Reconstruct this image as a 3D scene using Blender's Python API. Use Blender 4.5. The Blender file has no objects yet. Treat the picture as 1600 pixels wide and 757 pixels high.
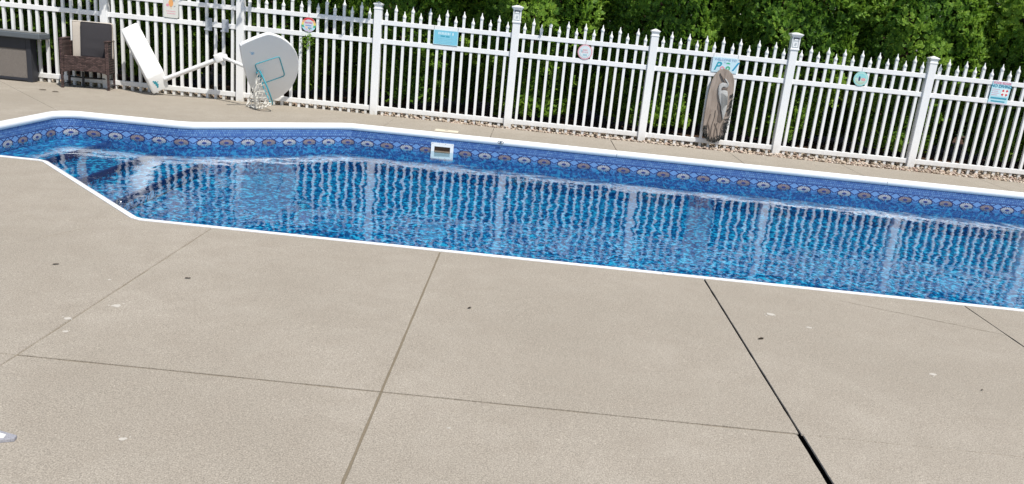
import bpy, bmesh, math, random
import numpy as np
from mathutils import Vector, Matrix, noise
from mathutils.geometry import tessellate_polygon
random.seed(7)
SC = bpy.context.scene
COL = SC.collection
# ------------------------------------------------------------------ camera
cam_d = bpy.data.cameras.new('camera'); cam = bpy.data.objects.new('camera', cam_d); COL.objects.link(cam)
CR = Vector((0.99501878, 0.0332848, 0.09396674)); CU = Vector((-0.09946688, 0.26879389, 0.95804811)); CF = Vector((-0.00663075, 0.96262244, -0.27076571))
CO = Vector((5.785, 0, 1.5117)); FPX = 1270.42
cam.matrix_world = Matrix(((CR.x, CU.x, -CF.x, CO.x), (CR.y, CU.y, -CF.y, CO.y), (CR.z, CU.z, -CF.z, CO.z), (0, 0, 0, 1)))
cam_d.sensor_width = 36; cam_d.lens = FPX / 1600 * 36; cam_d.clip_end = 3000; cam_d.clip_start = .05
SC.camera = cam
# ------------------------------------------------------------------ sky, sun, exposure
SUN = Vector((.38, -.46, 1.0)).normalized()
W = bpy.data.worlds.new('World'); SC.world = W; W.use_nodes = True
wn = W.node_tree.nodes; wl = W.node_tree.links
sky = wn.new('ShaderNodeTexSky'); sky.sky_type = 'NISHITA'; sky.sun_disc = False
sky.sun_elevation = math.asin(SUN.z); sky.sun_rotation = math.atan2(SUN.x, SUN.y)
sky.air_density = 1.0; sky.dust_density = 1.2; sky.ozone_density = 1.0
bg = wn['Background']; bg.inputs['Strength'].default_value = .10
wl.new(sky.outputs[0], bg.inputs[0])
sl = bpy.data.lights.new('sun', 'SUN'); sl.energy = 4.3; sl.angle = math.radians(.53); sl.color = (1, .955, .88)
so = bpy.data.objects.new('sun', sl); COL.objects.link(so); so.rotation_euler = (-SUN).to_track_quat('-Z', 'Y').to_euler()
SC.view_settings.view_transform = 'Standard'; SC.view_settings.look = 'None'; SC.view_settings.gamma = 1
SC.view_settings.exposure = 0.25
SC.cycles.max_bounces = 8; SC.cycles.transparent_max_bounces = 12

# ------------------------------------------------------------------ node helpers
class NT:
    def __init__(s, name):
        s.m = bpy.data.materials.new(name); s.m.use_nodes = True
        s.t = s.m.node_tree; s.n = s.t.nodes; s.l = s.t.links
        s.b = s.n['Principled BSDF']; s.out = s.n['Material Output']
    def new(s, k, **kw):
        x = s.n.new(k)
        for a, v in kw.items(): setattr(x, a, v)
        return x
    def put(s, sock, v):
        if isinstance(v, bpy.types.NodeSocket): s.l.new(v, sock)
        elif v is not None: sock.default_value = v
    def math(s, op, a, b=None, c=None, clamp=False):
        x = s.new('ShaderNodeMath', operation=op, use_clamp=clamp)
        s.put(x.inputs[0], a)
        if b is not None: s.put(x.inputs[1], b)
        if c is not None: s.put(x.inputs[2], c)
        return x.outputs[0]
    def mix(s, f, a, b, mode='MIX'):
        x = s.new('ShaderNodeMix', data_type='RGBA', blend_type=mode)
        s.put(x.inputs[0], f); s.put(x.inputs[6], a if isinstance(a, bpy.types.NodeSocket) else (*a, 1)); s.put(x.inputs[7], b if isinstance(b, bpy.types.NodeSocket) else (*b, 1))
        return x.outputs[2]
    def noise(s, scale, detail=3, rough=.5, vec=None, dist=0):
        x = s.new('ShaderNodeTexNoise'); x.inputs['Scale'].default_value = scale; x.inputs['Detail'].default_value = detail
        x.inputs['Roughness'].default_value = rough; x.inputs['Distortion'].default_value = dist
        s.put(x.inputs['Vector'], vec if vec is not None else s.coord())
        return x.outputs[0]
    def coord(s, k='Object'):
        if not hasattr(s, 'tc'): s.tc = s.new('ShaderNodeTexCoord')
        return s.tc.outputs[k]
    def pos(s):
        if not hasattr(s, 'geo'): s.geo = s.new('ShaderNodeNewGeometry')
        return s.geo.outputs['Position']
    def ramp(s, f, stops):
        x = s.new('ShaderNodeValToRGB'); e = x.color_ramp.elements
        while len(e) < len(stops): e.new(.5)
        for i, (p, c) in enumerate(stops):
            e[i].position = p; e[i].color = (*c, 1) if len(c) == 3 else c
        s.put(x.inputs[0], f); return x.outputs[0]
    def bump(s, h, dist, strength=1):
        x = s.new('ShaderNodeBump'); x.inputs['Distance'].default_value = dist; x.inputs['Strength'].default_value = strength
        s.put(x.inputs['Height'], h); return x.outputs[0]

def basic(name, col, rough=.5, spec=.5, var=.08, vs=8, bump=0, bs=60, metal=0):
    t = NT(name)
    n = t.noise(vs, 4, .6)
    c = t.mix(n, tuple(x * (1 - var) for x in col), tuple(min(1, x * (1 + var)) for x in col))
    t.put(t.b.inputs['Base Color'], c); t.b.inputs['Roughness'].default_value = rough
    t.b.inputs['Specular IOR Level'].default_value = spec; t.b.inputs['Metallic'].default_value = metal
    if bump: t.put(t.b.inputs['Normal'], t.bump(t.noise(bs, 3), bump))
    return t.m

# ------------------------------------------------------------------ materials
def m_concrete():
    t = NT('brushed_concrete'); p = t.pos()
    big = t.noise(.9, 4, .55, p); mid = t.noise(5, 5, .65, p, .4)
    mp = t.new('ShaderNodeMapping'); mp.inputs['Scale'].default_value = (70, 190, 70); t.put(mp.inputs[0], p)
    brush = t.noise(1, 4, .7, mp.outputs[0]); fine = t.noise(300, 2, .6, p); grit = t.noise(190, 2, .8, p)
    c = t.mix(t.ramp(big, [(.3, (0, 0, 0)), (.7, (1, 1, 1))]), (.305, .271, .223), (.366, .327, .274))
    c = t.mix(t.ramp(mid, [(.35, (0, 0, 0)), (.7, (.85, .85, .85))]), c, (.305, .268, .220))
    sp = t.math('ADD', t.math('MULTIPLY', t.math('SUBTRACT', grit, .5), 1.9), t.math('MULTIPLY', t.math('SUBTRACT', brush, .5), .6))
    mul = t.math('ADD', 1, sp)
    vo = t.new('ShaderNodeTexVoronoi'); vo.inputs['Scale'].default_value = 210; t.put(vo.inputs['Vector'], p)
    sv = t.new('ShaderNodeSeparateColor'); t.put(sv.inputs[0], vo.outputs['Color'])
    spk = t.math('MULTIPLY', t.math('SUBTRACT', sv.outputs[0], .5), .34); spk = t.math('ADD', spk, t.math('MULTIPLY', t.math('GREATER_THAN', sv.outputs[1], .985), .35))
    patchy = t.ramp(t.noise(3.5, 4, .6, p), [(.3, (.45, .45, .45)), (.7, (1, 1, 1))])
    mul = t.math('ADD', mul, t.math('MULTIPLY', spk, patchy))
    cc = t.new('ShaderNodeCombineColor'); [t.put(cc.inputs[i], mul) for i in range(3)]
    c = t.mix(1.0, c, cc.outputs[0], 'MULTIPLY')
    t.put(t.b.inputs['Base Color'], c); t.b.inputs['Roughness'].default_value = .85; t.b.inputs['Specular IOR Level'].default_value = .25
    h = t.math('ADD', grit, t.math('MULTIPLY', brush, .8))
    t.put(t.b.inputs['Normal'], t.bump(h, .0018, .7)); return t.m
CONC = m_concrete()
FILL = basic('joint_grit', (.20, .17, .125), .95, .1, .25, 90)
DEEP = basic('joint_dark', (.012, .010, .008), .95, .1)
def m_vinyl():
    t = NT('white_vinyl'); p = t.pos(); sp = t.new('ShaderNodeSeparateXYZ'); t.put(sp.inputs[0], p)
    c = t.mix(t.noise(3, 4, .6, p), (.78, .785, .79), (.83, .83, .825))
    low = t.math('MULTIPLY', t.math('SUBTRACT', 1, t.math('DIVIDE', sp.outputs[2], .16), clamp=True), t.ramp(t.noise(14, 4, .7, p), [(.35, (.1, .1, .1)), (.65, (1, 1, 1))]))
    c = t.mix(t.math('MULTIPLY', low, .6), c, (.42, .38, .29))
    st = t.ramp(t.noise(9, 5, .75, p), [(.62, (0, 0, 0)), (.78, (.35, .35, .35))]); c = t.mix(st, c, (.60, .60, .55))
    t.put(t.b.inputs['Base Color'], c); t.b.inputs['Roughness'].default_value = .38; return t.m
VINYL = m_vinyl()
COPE = basic('white_coping', (.80, .81, .82), .28, .5, .03, 3)
def m_liner(border):
    t = NT('pool_liner_border' if border else 'pool_liner'); p = t.pos()
    mp = t.new('ShaderNodeMapping'); mp.inputs['Scale'].default_value = (1, 1.0, 1.6); t.put(mp.inputs[0], p)
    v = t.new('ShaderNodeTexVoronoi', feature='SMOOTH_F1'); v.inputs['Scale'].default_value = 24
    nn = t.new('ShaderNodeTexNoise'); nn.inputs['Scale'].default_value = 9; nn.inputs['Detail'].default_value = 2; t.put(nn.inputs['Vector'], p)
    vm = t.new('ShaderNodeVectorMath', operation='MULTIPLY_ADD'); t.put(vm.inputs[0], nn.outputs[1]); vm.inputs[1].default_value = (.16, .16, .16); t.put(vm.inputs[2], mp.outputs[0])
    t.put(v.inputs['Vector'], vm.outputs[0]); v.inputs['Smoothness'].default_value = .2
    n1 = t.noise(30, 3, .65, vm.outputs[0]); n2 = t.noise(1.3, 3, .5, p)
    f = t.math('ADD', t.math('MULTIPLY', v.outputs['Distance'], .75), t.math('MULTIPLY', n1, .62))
    c = t.ramp(f, [(.46, (.0005, .016, .078)), (.62, (.001, .062, .215)), (.75, (.002, .135, .37)), (.84, (.03, .48, .72))])  # mottled liner print; its brightest flecks also paint in caustic sparkle
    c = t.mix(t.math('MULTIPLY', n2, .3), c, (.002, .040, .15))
    if border:
        c = t.mix(.25, c, (.002, .055, .25))
        uv = t.new('ShaderNodeUVMap'); sep = t.new('ShaderNodeSeparateXYZ'); t.put(sep.inputs[0], uv.outputs[0]); U, V = sep.outputs[0], sep.outputs[1]
        P = .245
        fr = t.math('FRACT', t.math('DIVIDE', U, P)); x = t.math('MULTIPLY', t.math('SUBTRACT', fr, .5), P)
        y = t.math('ADD', V, .226)
        rr = t.math('SQRT', t.math('ADD', t.math('POWER', t.math('DIVIDE', x, .078), 2.0), t.math('POWER', t.math('DIVIDE', y, .050), 2.0)))
        # x/y powers of negatives: use multiply instead
        x2 = t.math('DIVIDE', x, .076); y2 = t.math('DIVIDE', y, .038)
        rr = t.math('SQRT', t.math('ADD', t.math('MULTIPLY', x2, x2), t.math('MULTIPLY', y2, y2)))
        ang = t.math('ARCTAN2', y2, x2)
        ribs = t.math('GREATER_THAN', t.math('SINE', t.math('MULTIPLY', ang, 18)), -.35)
        par = t.math('GREATER_THAN', t.math('FRACT', t.math('DIVIDE', U, P * 2)), .5)
        shellc = t.mix(par, (.50, .51, .53), (.29, .235, .22))
        shellc = t.mix(ribs, (.05, .05, .12), shellc)
        inner = t.math('LESS_THAN', rr, .36); shellc = t.mix(inner, shellc, (.03, .05, .20))
        # light blue band with interlaced zigzag
        band = t.mix(t.noise(60, 2, .5, p), (.09, .20, .45), (.16, .32, .58))
        tri = t.math('MULTIPLY', t.math('ABSOLUTE', x), .62)      # /\ per tile
        z1 = t.math('LESS_THAN', t.math('ABSOLUTE', t.math('SUBTRACT', y, tri)), .0055)
        z2 = t.math('LESS_THAN', t.math('ABSOLUTE', t.math('SUBTRACT', y, t.math('SUBTRACT', .070, tri))), .0055)
        band = t.mix(t.math('MAXIMUM', z1, z2), band, (.015, .025, .13))
        halo = t.math('LESS_THAN', rr, 1.14); band = t.mix(halo, band, (.012, .02, .10))
        band = t.mix(t.math('LESS_THAN', rr, 1.0), band, shellc)
        # small square tiles above
        bt = t.new('ShaderNodeTexBrick'); t.put(bt.inputs['Vector'], uv.outputs[0]); bt.offset = .5
        bt.inputs['Scale'].default_value = 1; bt.inputs['Brick Width'].default_value = .026; bt.inputs['Row Height'].default_value = .024
        bt.inputs['Mortar Size'].default_value = .0022; bt.inputs['Color1'].default_value = (.05, .135, .36, 1); bt.inputs['Color2'].default_value = (.13, .26, .48, 1); bt.inputs['Mortar'].default_value = (.025, .05, .20, 1)
        isb = t.math('GREATER_THAN', V, -.158); top = t.mix(isb, band, bt.outputs[0])
        line = t.math('LESS_THAN', t.math('ABSOLUTE', t.math('ADD', V, .158)), .004); top = t.mix(line, top, (.012, .02, .12))
        c = t.mix(t.math('GREATER_THAN', V, -.245), c, top)
    t.put(t.b.inputs['Base Color'], c); t.b.inputs['Roughness'].default_value = .4; t.b.inputs['Specular IOR Level'].default_value = .3
    return t.m
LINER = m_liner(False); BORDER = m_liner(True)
def m_water():
    t = NT('pool_water'); p = t.pos()
    a = t.noise(3.2, 1.5, .5, p, .3)
    mp = t.new('ShaderNodeMapping'); mp.inputs['Scale'].default_value = (1, 1.25, 1); mp.inputs['Rotation'].default_value = (0, 0, .5); t.put(mp.inputs[0], p)
    b = t.noise(9, 2, .5, mp.outputs[0], .5); c2 = t.noise(26, 2, .5, p)
    patch = t.ramp(t.noise(.55, 2, .5, p), [(.38, (.30, .30, .30)), (.62, (1, 1, 1))])
    h = t.math('ADD', t.math('MULTIPLY', a, 1.15), t.math('ADD', t.math('MULTIPLY', t.math('MULTIPLY', b, .30), patch), t.math('MULTIPLY', t.math('MULTIPLY', c2, .055), patch)))
    mp3 = t.new('ShaderNodeMapping'); mp3.inputs['Scale'].default_value = (13, 42, 1); mp3.inputs['Rotation'].default_value = (0, 0, -.12); t.put(mp3.inputs[0], p)
    h = t.math('ADD', h, t.math('MULTIPLY', t.noise(1, 1.5, .5, mp3.outputs[0]), .055))
    nrm = t.bump(h, .0046)
    fr = t.new('ShaderNodeFresnel'); fr.inputs['IOR'].default_value = 1.44; t.l.new(nrm, fr.inputs['Normal'])
    gl = t.new('ShaderNodeBsdfGlossy'); gl.inputs['Roughness'].default_value = .015; t.l.new(nrm, gl.inputs['Normal']); gl.inputs['Color'].default_value = (.93, .975, 1, 1)
    tr = t.new('ShaderNodeBsdfTransparent'); tr.inputs['Color'].default_value = (.80, .94, .97, 1)
    mx = t.new('ShaderNodeMixShader'); t.l.new(fr.outputs[0], mx.inputs[0]); t.l.new(tr.outputs[0], mx.inputs[1]); t.l.new(gl.outputs[0], mx.inputs[2])
    t.l.new(mx.outputs[0], t.out.inputs['Surface']); return t.m
WATER = m_water()
def m_leaf(name, stops, trans=.42):
    t = NT(name); at = t.new('ShaderNodeAttribute'); at.attribute_name = 'tint'
    c = t.ramp(at.outputs['Fac'], stops)
    t.put(t.b.inputs['Base Color'], c); t.b.inputs['Roughness'].default_value = .55; t.b.inputs['Specular IOR Level'].default_value = .3
    tl = t.new('ShaderNodeBsdfTranslucent'); t.put(tl.inputs[0], c)
    mx = t.new('ShaderNodeMixShader'); mx.inputs[0].default_value = trans; t.l.new(t.b.outputs[0], mx.inputs[1]); t.l.new(tl.outputs[0], mx.inputs[2])
    t.l.new(mx.outputs[0], t.out.inputs['Surface']); return t.m
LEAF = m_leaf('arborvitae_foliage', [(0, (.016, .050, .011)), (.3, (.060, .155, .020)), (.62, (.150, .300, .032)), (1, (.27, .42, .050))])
BARK = basic('bark', (.085, .055, .04), .9, .1, .35, 20, .004, 30)
def m_stone():
    t = NT('river_stone'); at = t.new('ShaderNodeAttribute'); at.attribute_name = 'tint'
    c = t.ramp(at.outputs['Fac'], [(0, (.22, .16, .12)), (.2, (.42, .33, .24)), (.45, (.50, .42, .33)), (.7, (.58, .51, .43)), (.88, (.40, .25, .19)), (1, (.66, .62, .56))])
    c = t.mix(t.math('MULTIPLY', t.noise(80, 3), .5), c, (.42, .34, .26))
    t.put(t.b.inputs['Base Color'], c); t.b.inputs['Roughness'].default_value = .75; return t.m
STONE = m_stone()
MULCH = basic('bark_mulch', (.075, .045, .03), .95, .1, .5, 35, .02, 40)
def m_ground():
    t = NT('lawn'); n = t.noise(1.2, 5, .6, t.pos()); f = t.noise(40, 3, .6, t.pos())
    c = t.mix(n, (.035, .075, .015), (.07, .12, .025)); c = t.mix(f, c, (.03, .05, .015))
    t.put(t.b.inputs['Base Color'], c); t.b.inputs['Roughness'].default_value = .95; return t.m
GROUND = m_ground()
PLAST = basic('white_hdpe', (.78, .78, .77), .42, .4, .03, 5)
BOARD = basic('offwhite_board', (.74, .745, .75), .75, .15, .03, 5)
TEAL = basic('teal_paint', (.03, .27, .34), .45, .4, .06, 10)
TEALD = basic('teal_steel', (.02, .20, .28), .4, .4, .1, 10)
NET = basic('white_cord', (.72, .70, .65), .8, .2, .05, 30)
CHAR = basic('charcoal_fabric', (.045, .043, .048), .85, .2, .12, 30, .004, 7)
BEIGE = basic('beige_fabric', (.52, .47, .41), .85, .2, .05, 30, .002, 90)
SLATE = basic('slate_metal', (.10, .115, .13), .45, .5, .1, 12)
DARKM = basic('dark_metal', (.028, .030, .038), .5, .4, .1, 12)
GREYP = basic('grey_plastic', (.38, .41, .45), .5, .4, .05, 10)
def m_weave(name, a, b, sx, sz, bump=.004):
    t = NT(name); br = t.new('ShaderNodeTexBrick'); mp = t.new('ShaderNodeMapping'); mp.inputs['Rotation'].default_value = (math.pi / 2, 0, 0)
    t.put(mp.inputs[0], t.coord()); t.put(br.inputs['Vector'], mp.outputs[0]); br.offset = .5
    br.inputs['Scale'].default_value = 1; br.inputs['Brick Width'].default_value = sx; br.inputs['Row Height'].default_value = sz; br.inputs['Mortar Size'].default_value = sz * .13
    br.inputs['Color1'].default_value = (*a, 1); br.inputs['Color2'].default_value = (*b, 1); br.inputs['Mortar'].default_value = (.008, .006, .005, 1)
    t.put(t.b.inputs['Base Color'], br.outputs[0]); t.b.inputs['Roughness'].default_value = .5
    t.put(t.b.inputs['Normal'], t.bump(t.math('SUBTRACT', 1, br.outputs[1]), bump)); return t.m
WICK = m_weave('brown_wicker', (.035, .018, .016), (.12, .072, .066), .040, .016)
SLING = m_weave('taupe_mesh', (.21, .185, .165), (.26, .23, .205), .012, .006, .001)
def m_wood():
    t = NT('weathered_wood'); mp = t.new('ShaderNodeMapping'); mp.inputs['Scale'].default_value = (26, 26, 5); t.put(mp.inputs[0], t.coord())
    n = t.noise(1, 3, .5, mp.outputs[0], .5)
    c = t.ramp(n, [(.3, (.22, .175, .145)), (.5, (.30, .245, .205)), (.72, (.35, .29, .245))])
    t.put(t.b.inputs['Base Color'], c); t.b.inputs['Roughness'].default_value = .85; t.put(t.b.inputs['Normal'], t.bump(n, .004)); return t.m
WOOD = m_wood()
HERON = basic('grey_carving', (.42, .42, .41), .8, .2, .2, 40, .004, 60)
HDARK = basic('dark_carving', (.17, .14, .12), .85, .2, .2, 40)
NETD = basic('black_netting', (.03, .035, .035), .9, .2, .2, 40)
BRONZE = basic('skimmer_inside', (.035, .018, .008), .6, .3, .4, 12)
CHROME = basic('steel_ring', (.45, .45, .46), .25, .5, .05, 10, metal=1)
CREAM = basic('cream_plastic', (.70, .63, .50), .5, .4, .05, 10)
DROP = basic('dried_white', (.49, .46, .41), .9, .1, .1, 60)
DLEAF = basic('dead_leaf', (.075, .055, .035), .9, .1, .3, 60)
paints = {}
def paint(col, name):
    if name not in paints: paints[name] = basic(name, col, .5, .35, .04, 14)
    return paints[name]

# ------------------------------------------------------------------ object helpers
def tag(o, label=None, cat=None, group=None, kind=None):
    if label: o['label'] = label
    if cat: o['category'] = cat
    if group: o['group'] = group
    if kind: o['kind'] = kind
    return o
def link(o, parent=None):
    COL.objects.link(o)
    if parent is not None: o.parent = parent
    return o
def empty(name, loc=(0, 0, 0), rz=0, label=None, cat=None, group=None, kind=None):
    o = bpy.data.objects.new(name, None); link(o); o.location = loc; o.rotation_euler = (0, 0, rz); o.empty_display_size = .1
    return tag(o, label, cat, group, kind)
def smooth(me, ang=40):
    for p in me.polygons: p.use_smooth = True
    try: me.set_sharp_from_angle(angle=math.radians(ang))
    except Exception: pass
def obj(name, bm, mat, parent=None, ang=None):
    bmesh.ops.recalc_face_normals(bm, faces=bm.faces)
    me = bpy.data.meshes.new(name); bm.to_mesh(me); bm.free()
    for m in (mat if isinstance(mat, (list, tuple)) else [mat]): me.materials.append(m)
    if ang: smooth(me, ang)
    o = bpy.data.objects.new(name, me); return link(o, parent)
def copy(o, parent=None):
    c = o.copy(); COL.objects.link(c); c.parent = parent; return c
def box(bm, a, b, bev=0, M=None, seg=2):
    r = bmesh.ops.create_cube(bm, size=1); vs = r['verts']
    for v in vs: v.co = Vector([a[i] + (v.co[i] + .5) * (b[i] - a[i]) for i in range(3)])
    if bev:
        es = list({e for v in vs for e in v.link_edges})
        vs = list({v for f in bmesh.ops.bevel(bm, geom=es, offset=bev, segments=seg, profile=.5, affect='EDGES')['faces'] for v in f.verts} | {v for v in vs if v.is_valid})
    if M is not None:
        for v in vs: v.co = M @ v.co
    return vs
def frame_for(d):
    d = d.normalized(); s = Vector((0, 0, 1)) if abs(d.z) < .9 else Vector((1, 0, 0)); u = d.cross(s).normalized(); return u, d.cross(u)
def tube(bm, pts, r, n=8, closed=False, caps=True):
    pts = [Vector(p) for p in pts]; rings = []; k = len(pts); pu = None
    for i, p in enumerate(pts):
        if closed: d = pts[(i + 1) % k] - pts[i - 1]
        else: d = pts[min(i + 1, k - 1)] - pts[max(i - 1, 0)]
        d.normalize()
        if pu is None: u, w = frame_for(d)
        else: u = (pu - d * pu.dot(d)).normalized(); w = d.cross(u)
        pu = u; rad = r[i] if isinstance(r, (list, tuple)) else r
        rings.append([bm.verts.new(p + (u * math.cos(2 * math.pi * j / n) + w * math.sin(2 * math.pi * j / n)) * rad) for j in range(n)])
    for i in range(k if closed else k - 1):
        a, b = rings[i], rings[(i + 1) % k]
        for j in range(n): bm.faces.new((a[j], a[(j + 1) % n], b[(j + 1) % n], b[j]))
    if caps and not closed: bm.faces.new(rings[0]); bm.faces.new(rings[-1][::-1])
def prism(bm, poly, thick, M=None, bev=0):
    """poly in local x,y ; extruded along -z by thick ; M places it"""
    vs = [bm.verts.new((x, y, 0)) for x, y in poly]; f = bm.faces.new(vs)
    r = bmesh.ops.extrude_face_region(bm, geom=[f]); nv = [g for g in r['geom'] if isinstance(g, bmesh.types.BMVert)]
    for v in nv: v.co.z -= thick
    if bev:
        fs = {e for v in vs for e in v.link_edges if all(w in vs for w in e.verts)}
        rb = bmesh.ops.bevel(bm, geom=list(fs), offset=bev, segments=2, profile=.5, affect='EDGES')
    allv = set(v for v in bm.verts if v.is_valid) if False else None
    if M is not None:
        seen = set(); st = [v for v in nv if v.is_valid]
        while st:
            v = st.pop()
            if v in seen: continue
            seen.add(v)
            for e in v.link_edges: st.append(e.other_vert(v))
        for v in seen: v.co = M @ v.co
def circ(r, n=24, cx=0, cy=0, sy=1): return [(cx + r * math.cos(2 * math.pi * i / n), cy + r * sy * math.sin(2 * math.pi * i / n)) for i in range(n)]
def ray(px, py):
    return CF + CR * ((px - 800) / FPX) + CU * ((378.5 - py) / FPX)
def atY(px, py, Y):
    d = ray(px, py); return CO + d * ((Y - CO.y) / d.y)
def atP(px, py, P0, n):
    d = ray(px, py); return CO + d * ((P0 - CO).dot(n) / d.dot(n))

# ================================================================== POOL OUTLINE
# outer line of the coping (deck edge), counter-clockwise seen from above, wandering a few cm out of square as poured
def arc(cx, cy, r, a0, a1, n): return [(cx + r * math.cos(math.radians(a0 + (a1 - a0) * i / n)), cy + r * math.sin(math.radians(a0 + (a1 - a0) * i / n))) for i in range(n + 1)]
OUT = [(1.85, 6.385), (1.912, 6.358), (3.275, 5.035), (3.345, 5.003), (13.5, 4.90), (13.5, 9.775), (3.60, 10.035), (3.47, 9.985), (2.06, 8.965), (1.92, 8.93)] + arc(.83, 8.68, .25, 90, 180, 5) + arc(.82, 6.65, .25, 180, 270, 5)
def inset(poly, d):
    n = len(poly); r = []
    for i in range(n):
        p0, p1, p2 = Vector(poly[i - 1]), Vector(poly[i]), Vector(poly[(i + 1) % n])
        d1 = (p1 - p0).normalized(); d2 = (p2 - p1).normalized(); n1 = Vector((-d1.y, d1.x)); n2 = Vector((-d2.y, d2.x))
        b = (n1 + n2); b = b / max(.2, b.length_squared) * 2
        r.append((p1.x + b.x * d, p1.y + b.y * d))
    return r
# ------------------------------------------------------------------ ground (with the pool cut out)
def holed(name, outer, hole, z, mat, **kw):
    loops = [[Vector((*p, 0)) for p in outer], [Vector((*p, 0)) for p in hole]]
    tris = tessellate_polygon(loops); vs = [(v.x, v.y, z) for l in loops for v in l]
    me = bpy.data.meshes.new(name); me.from_pydata(vs, [], [t for t in tris]); me.materials.append(mat)
    bm = bmesh.new(); bm.from_mesh(me); bmesh.ops.recalc_face_normals(bm, faces=bm.faces)
    if bm.faces[0].normal.z < 0: bmesh.ops.reverse_faces(bm, faces=bm.faces)
    bm.to_mesh(me); bm.free(); o = link(bpy.data.objects.new(name, me)); return tag(o, **kw)
holed('ground', [(-900, -900), (900, -900), (900, 900), (-900, 900)], inset(OUT, .02), -.115, GROUND, kind='structure')
# ------------------------------------------------------------------ pool shell, water, coping
def shell(name, outline, zs, mat, parent=None, floor=False):
    bm = bmesh.new(); uvl = bm.loops.layers.uv.new('UVMap'); n = len(outline); s = [0]
    for i in range(n): s.append(s[-1] + (Vector(outline[(i + 1) % n]) - Vector(outline[i])).length)
    for i in range(n):
        a, b = outline[i], outline[(i + 1) % n]
        for z0, z1 in zip(zs, zs[1:]):
            vs = [bm.verts.new((*a, z0)), bm.verts.new((*b, z0)), bm.verts.new((*b, z1)), bm.verts.new((*a, z1))]
            f = bm.faces.new(vs)
            for l, uv in zip(f.loops, ((s[i], z0), (s[i + 1], z0), (s[i + 1], z1), (s[i], z1))): l[uvl].uv = uv
    bmesh.ops.remove_doubles(bm, verts=bm.verts, dist=.0001)
    me = bpy.data.meshes.new(name); bm.to_mesh(me); bm.free(); me.materials.append(mat); return link(bpy.data.objects.new(name, me), parent)
WZ = -.225; FLOOR = -.60
pool = empty('pool_basin', (0, 0, 0), kind='structure')
wl_out = inset(OUT, .044)
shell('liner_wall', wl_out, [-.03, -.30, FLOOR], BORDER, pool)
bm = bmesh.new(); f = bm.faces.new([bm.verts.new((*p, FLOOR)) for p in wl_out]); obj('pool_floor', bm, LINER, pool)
bm = bmesh.new(); f = bm.faces.new([bm.verts.new((*p, WZ)) for p in inset(OUT, .041)]); w = obj('water', bm, WATER); tag(w, kind='structure')
if w.data.polygons[0].normal.z < 0: w.data.flip_normals()      # the Fresnel term needs the surface to face the air
# entry steps inside the left bay
NOSE = basic('step_nosing', (.003, .022, .12), .5, .3, .2, 20)
for k, (xs, zt) in enumerate(((1.17, -.285), (1.66, -.37), (2.15, -.46))):
    y0, y1 = 6.45, 8.86
    if k == 2: y0, y1 = 6.35, 8.98
    bm = bmesh.new(); box(bm, (.64, y0, FLOOR + .003 * k), (xs, y1, zt), .012)
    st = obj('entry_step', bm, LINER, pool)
    bm = bmesh.new(); box(bm, (xs - .025, y0 + .003, zt + .002), (xs + .004, y1 - .003, zt + .006)); box(bm, (xs + .002, y0 + .003, zt - .04), (xs + .006, y1 - .003, zt + .003)); obj('step_nosing', bm, NOSE, st)
# coping: bullnose profile swept, in sections
PROF = [(_d * .78, _z) for _d, _z in [(0, -.07), (0, .004), (.012, .008), (.035, .008), (.052, .003), (.066, -.006), (.076, -.019), (.080, -.032), (.078, -.046), (.072, -.058), (.062, -.068), (.050, -.072)]]
cop = empty('pool_coping', (0, 0, 0), kind='structure')
def coping_pts():
    pts = []; n = len(OUT); offs = [inset(OUT, d) for d, z in PROF]
    for i in range(n):
        a = [Vector((*offs[k][i], PROF[k][1])) for k in range(len(PROF))]; b = [Vector((*offs[k][(i + 1) % n], PROF[k][1])) for k in range(len(PROF))]
        L = (Vector(OUT[(i + 1) % n]) - Vector(OUT[i])).length
        m = max(1, int(round(L / 3.05))) if L > 1.6 else 1
        for j in range(m): pts.append(([p.lerp(q, j / m) for p, q in zip(a, b)], j > 0))
    return pts
cp = coping_pts(); secs = []; cur = [cp[0][0]]
for prof, seam in cp[1:] + [cp[0]]:
    cur.append(prof)
    if seam: secs.append(cur); cur = [prof]
if len(cur) > 1: secs.append(cur)
for s in secs:
    bm = bmesh.new(); s = [list(x) for x in s]
    d0 = (s[1][0] - s[0][0]).normalized() * .0025; s[0] = [p + d0 for p in s[0]]
    d1 = (s[-1][0] - s[-2][0]).normalized() * .0025; s[-1] = [p - d1 for p in s[-1]]
    rings = [[bm.verts.new(p) for p in r] for r in s]
    for a, b in zip(rings, rings[1:]):
        for j in range(len(a)): bm.faces.new((a[j], a[(j + 1) % len(a)], b[(j + 1) % len(a)], b[j]))
    bm.faces.new(rings[0]); bm.faces.new(rings[-1][::-1])
    obj('coping_section', bm, COPE, cop, 50)
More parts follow.
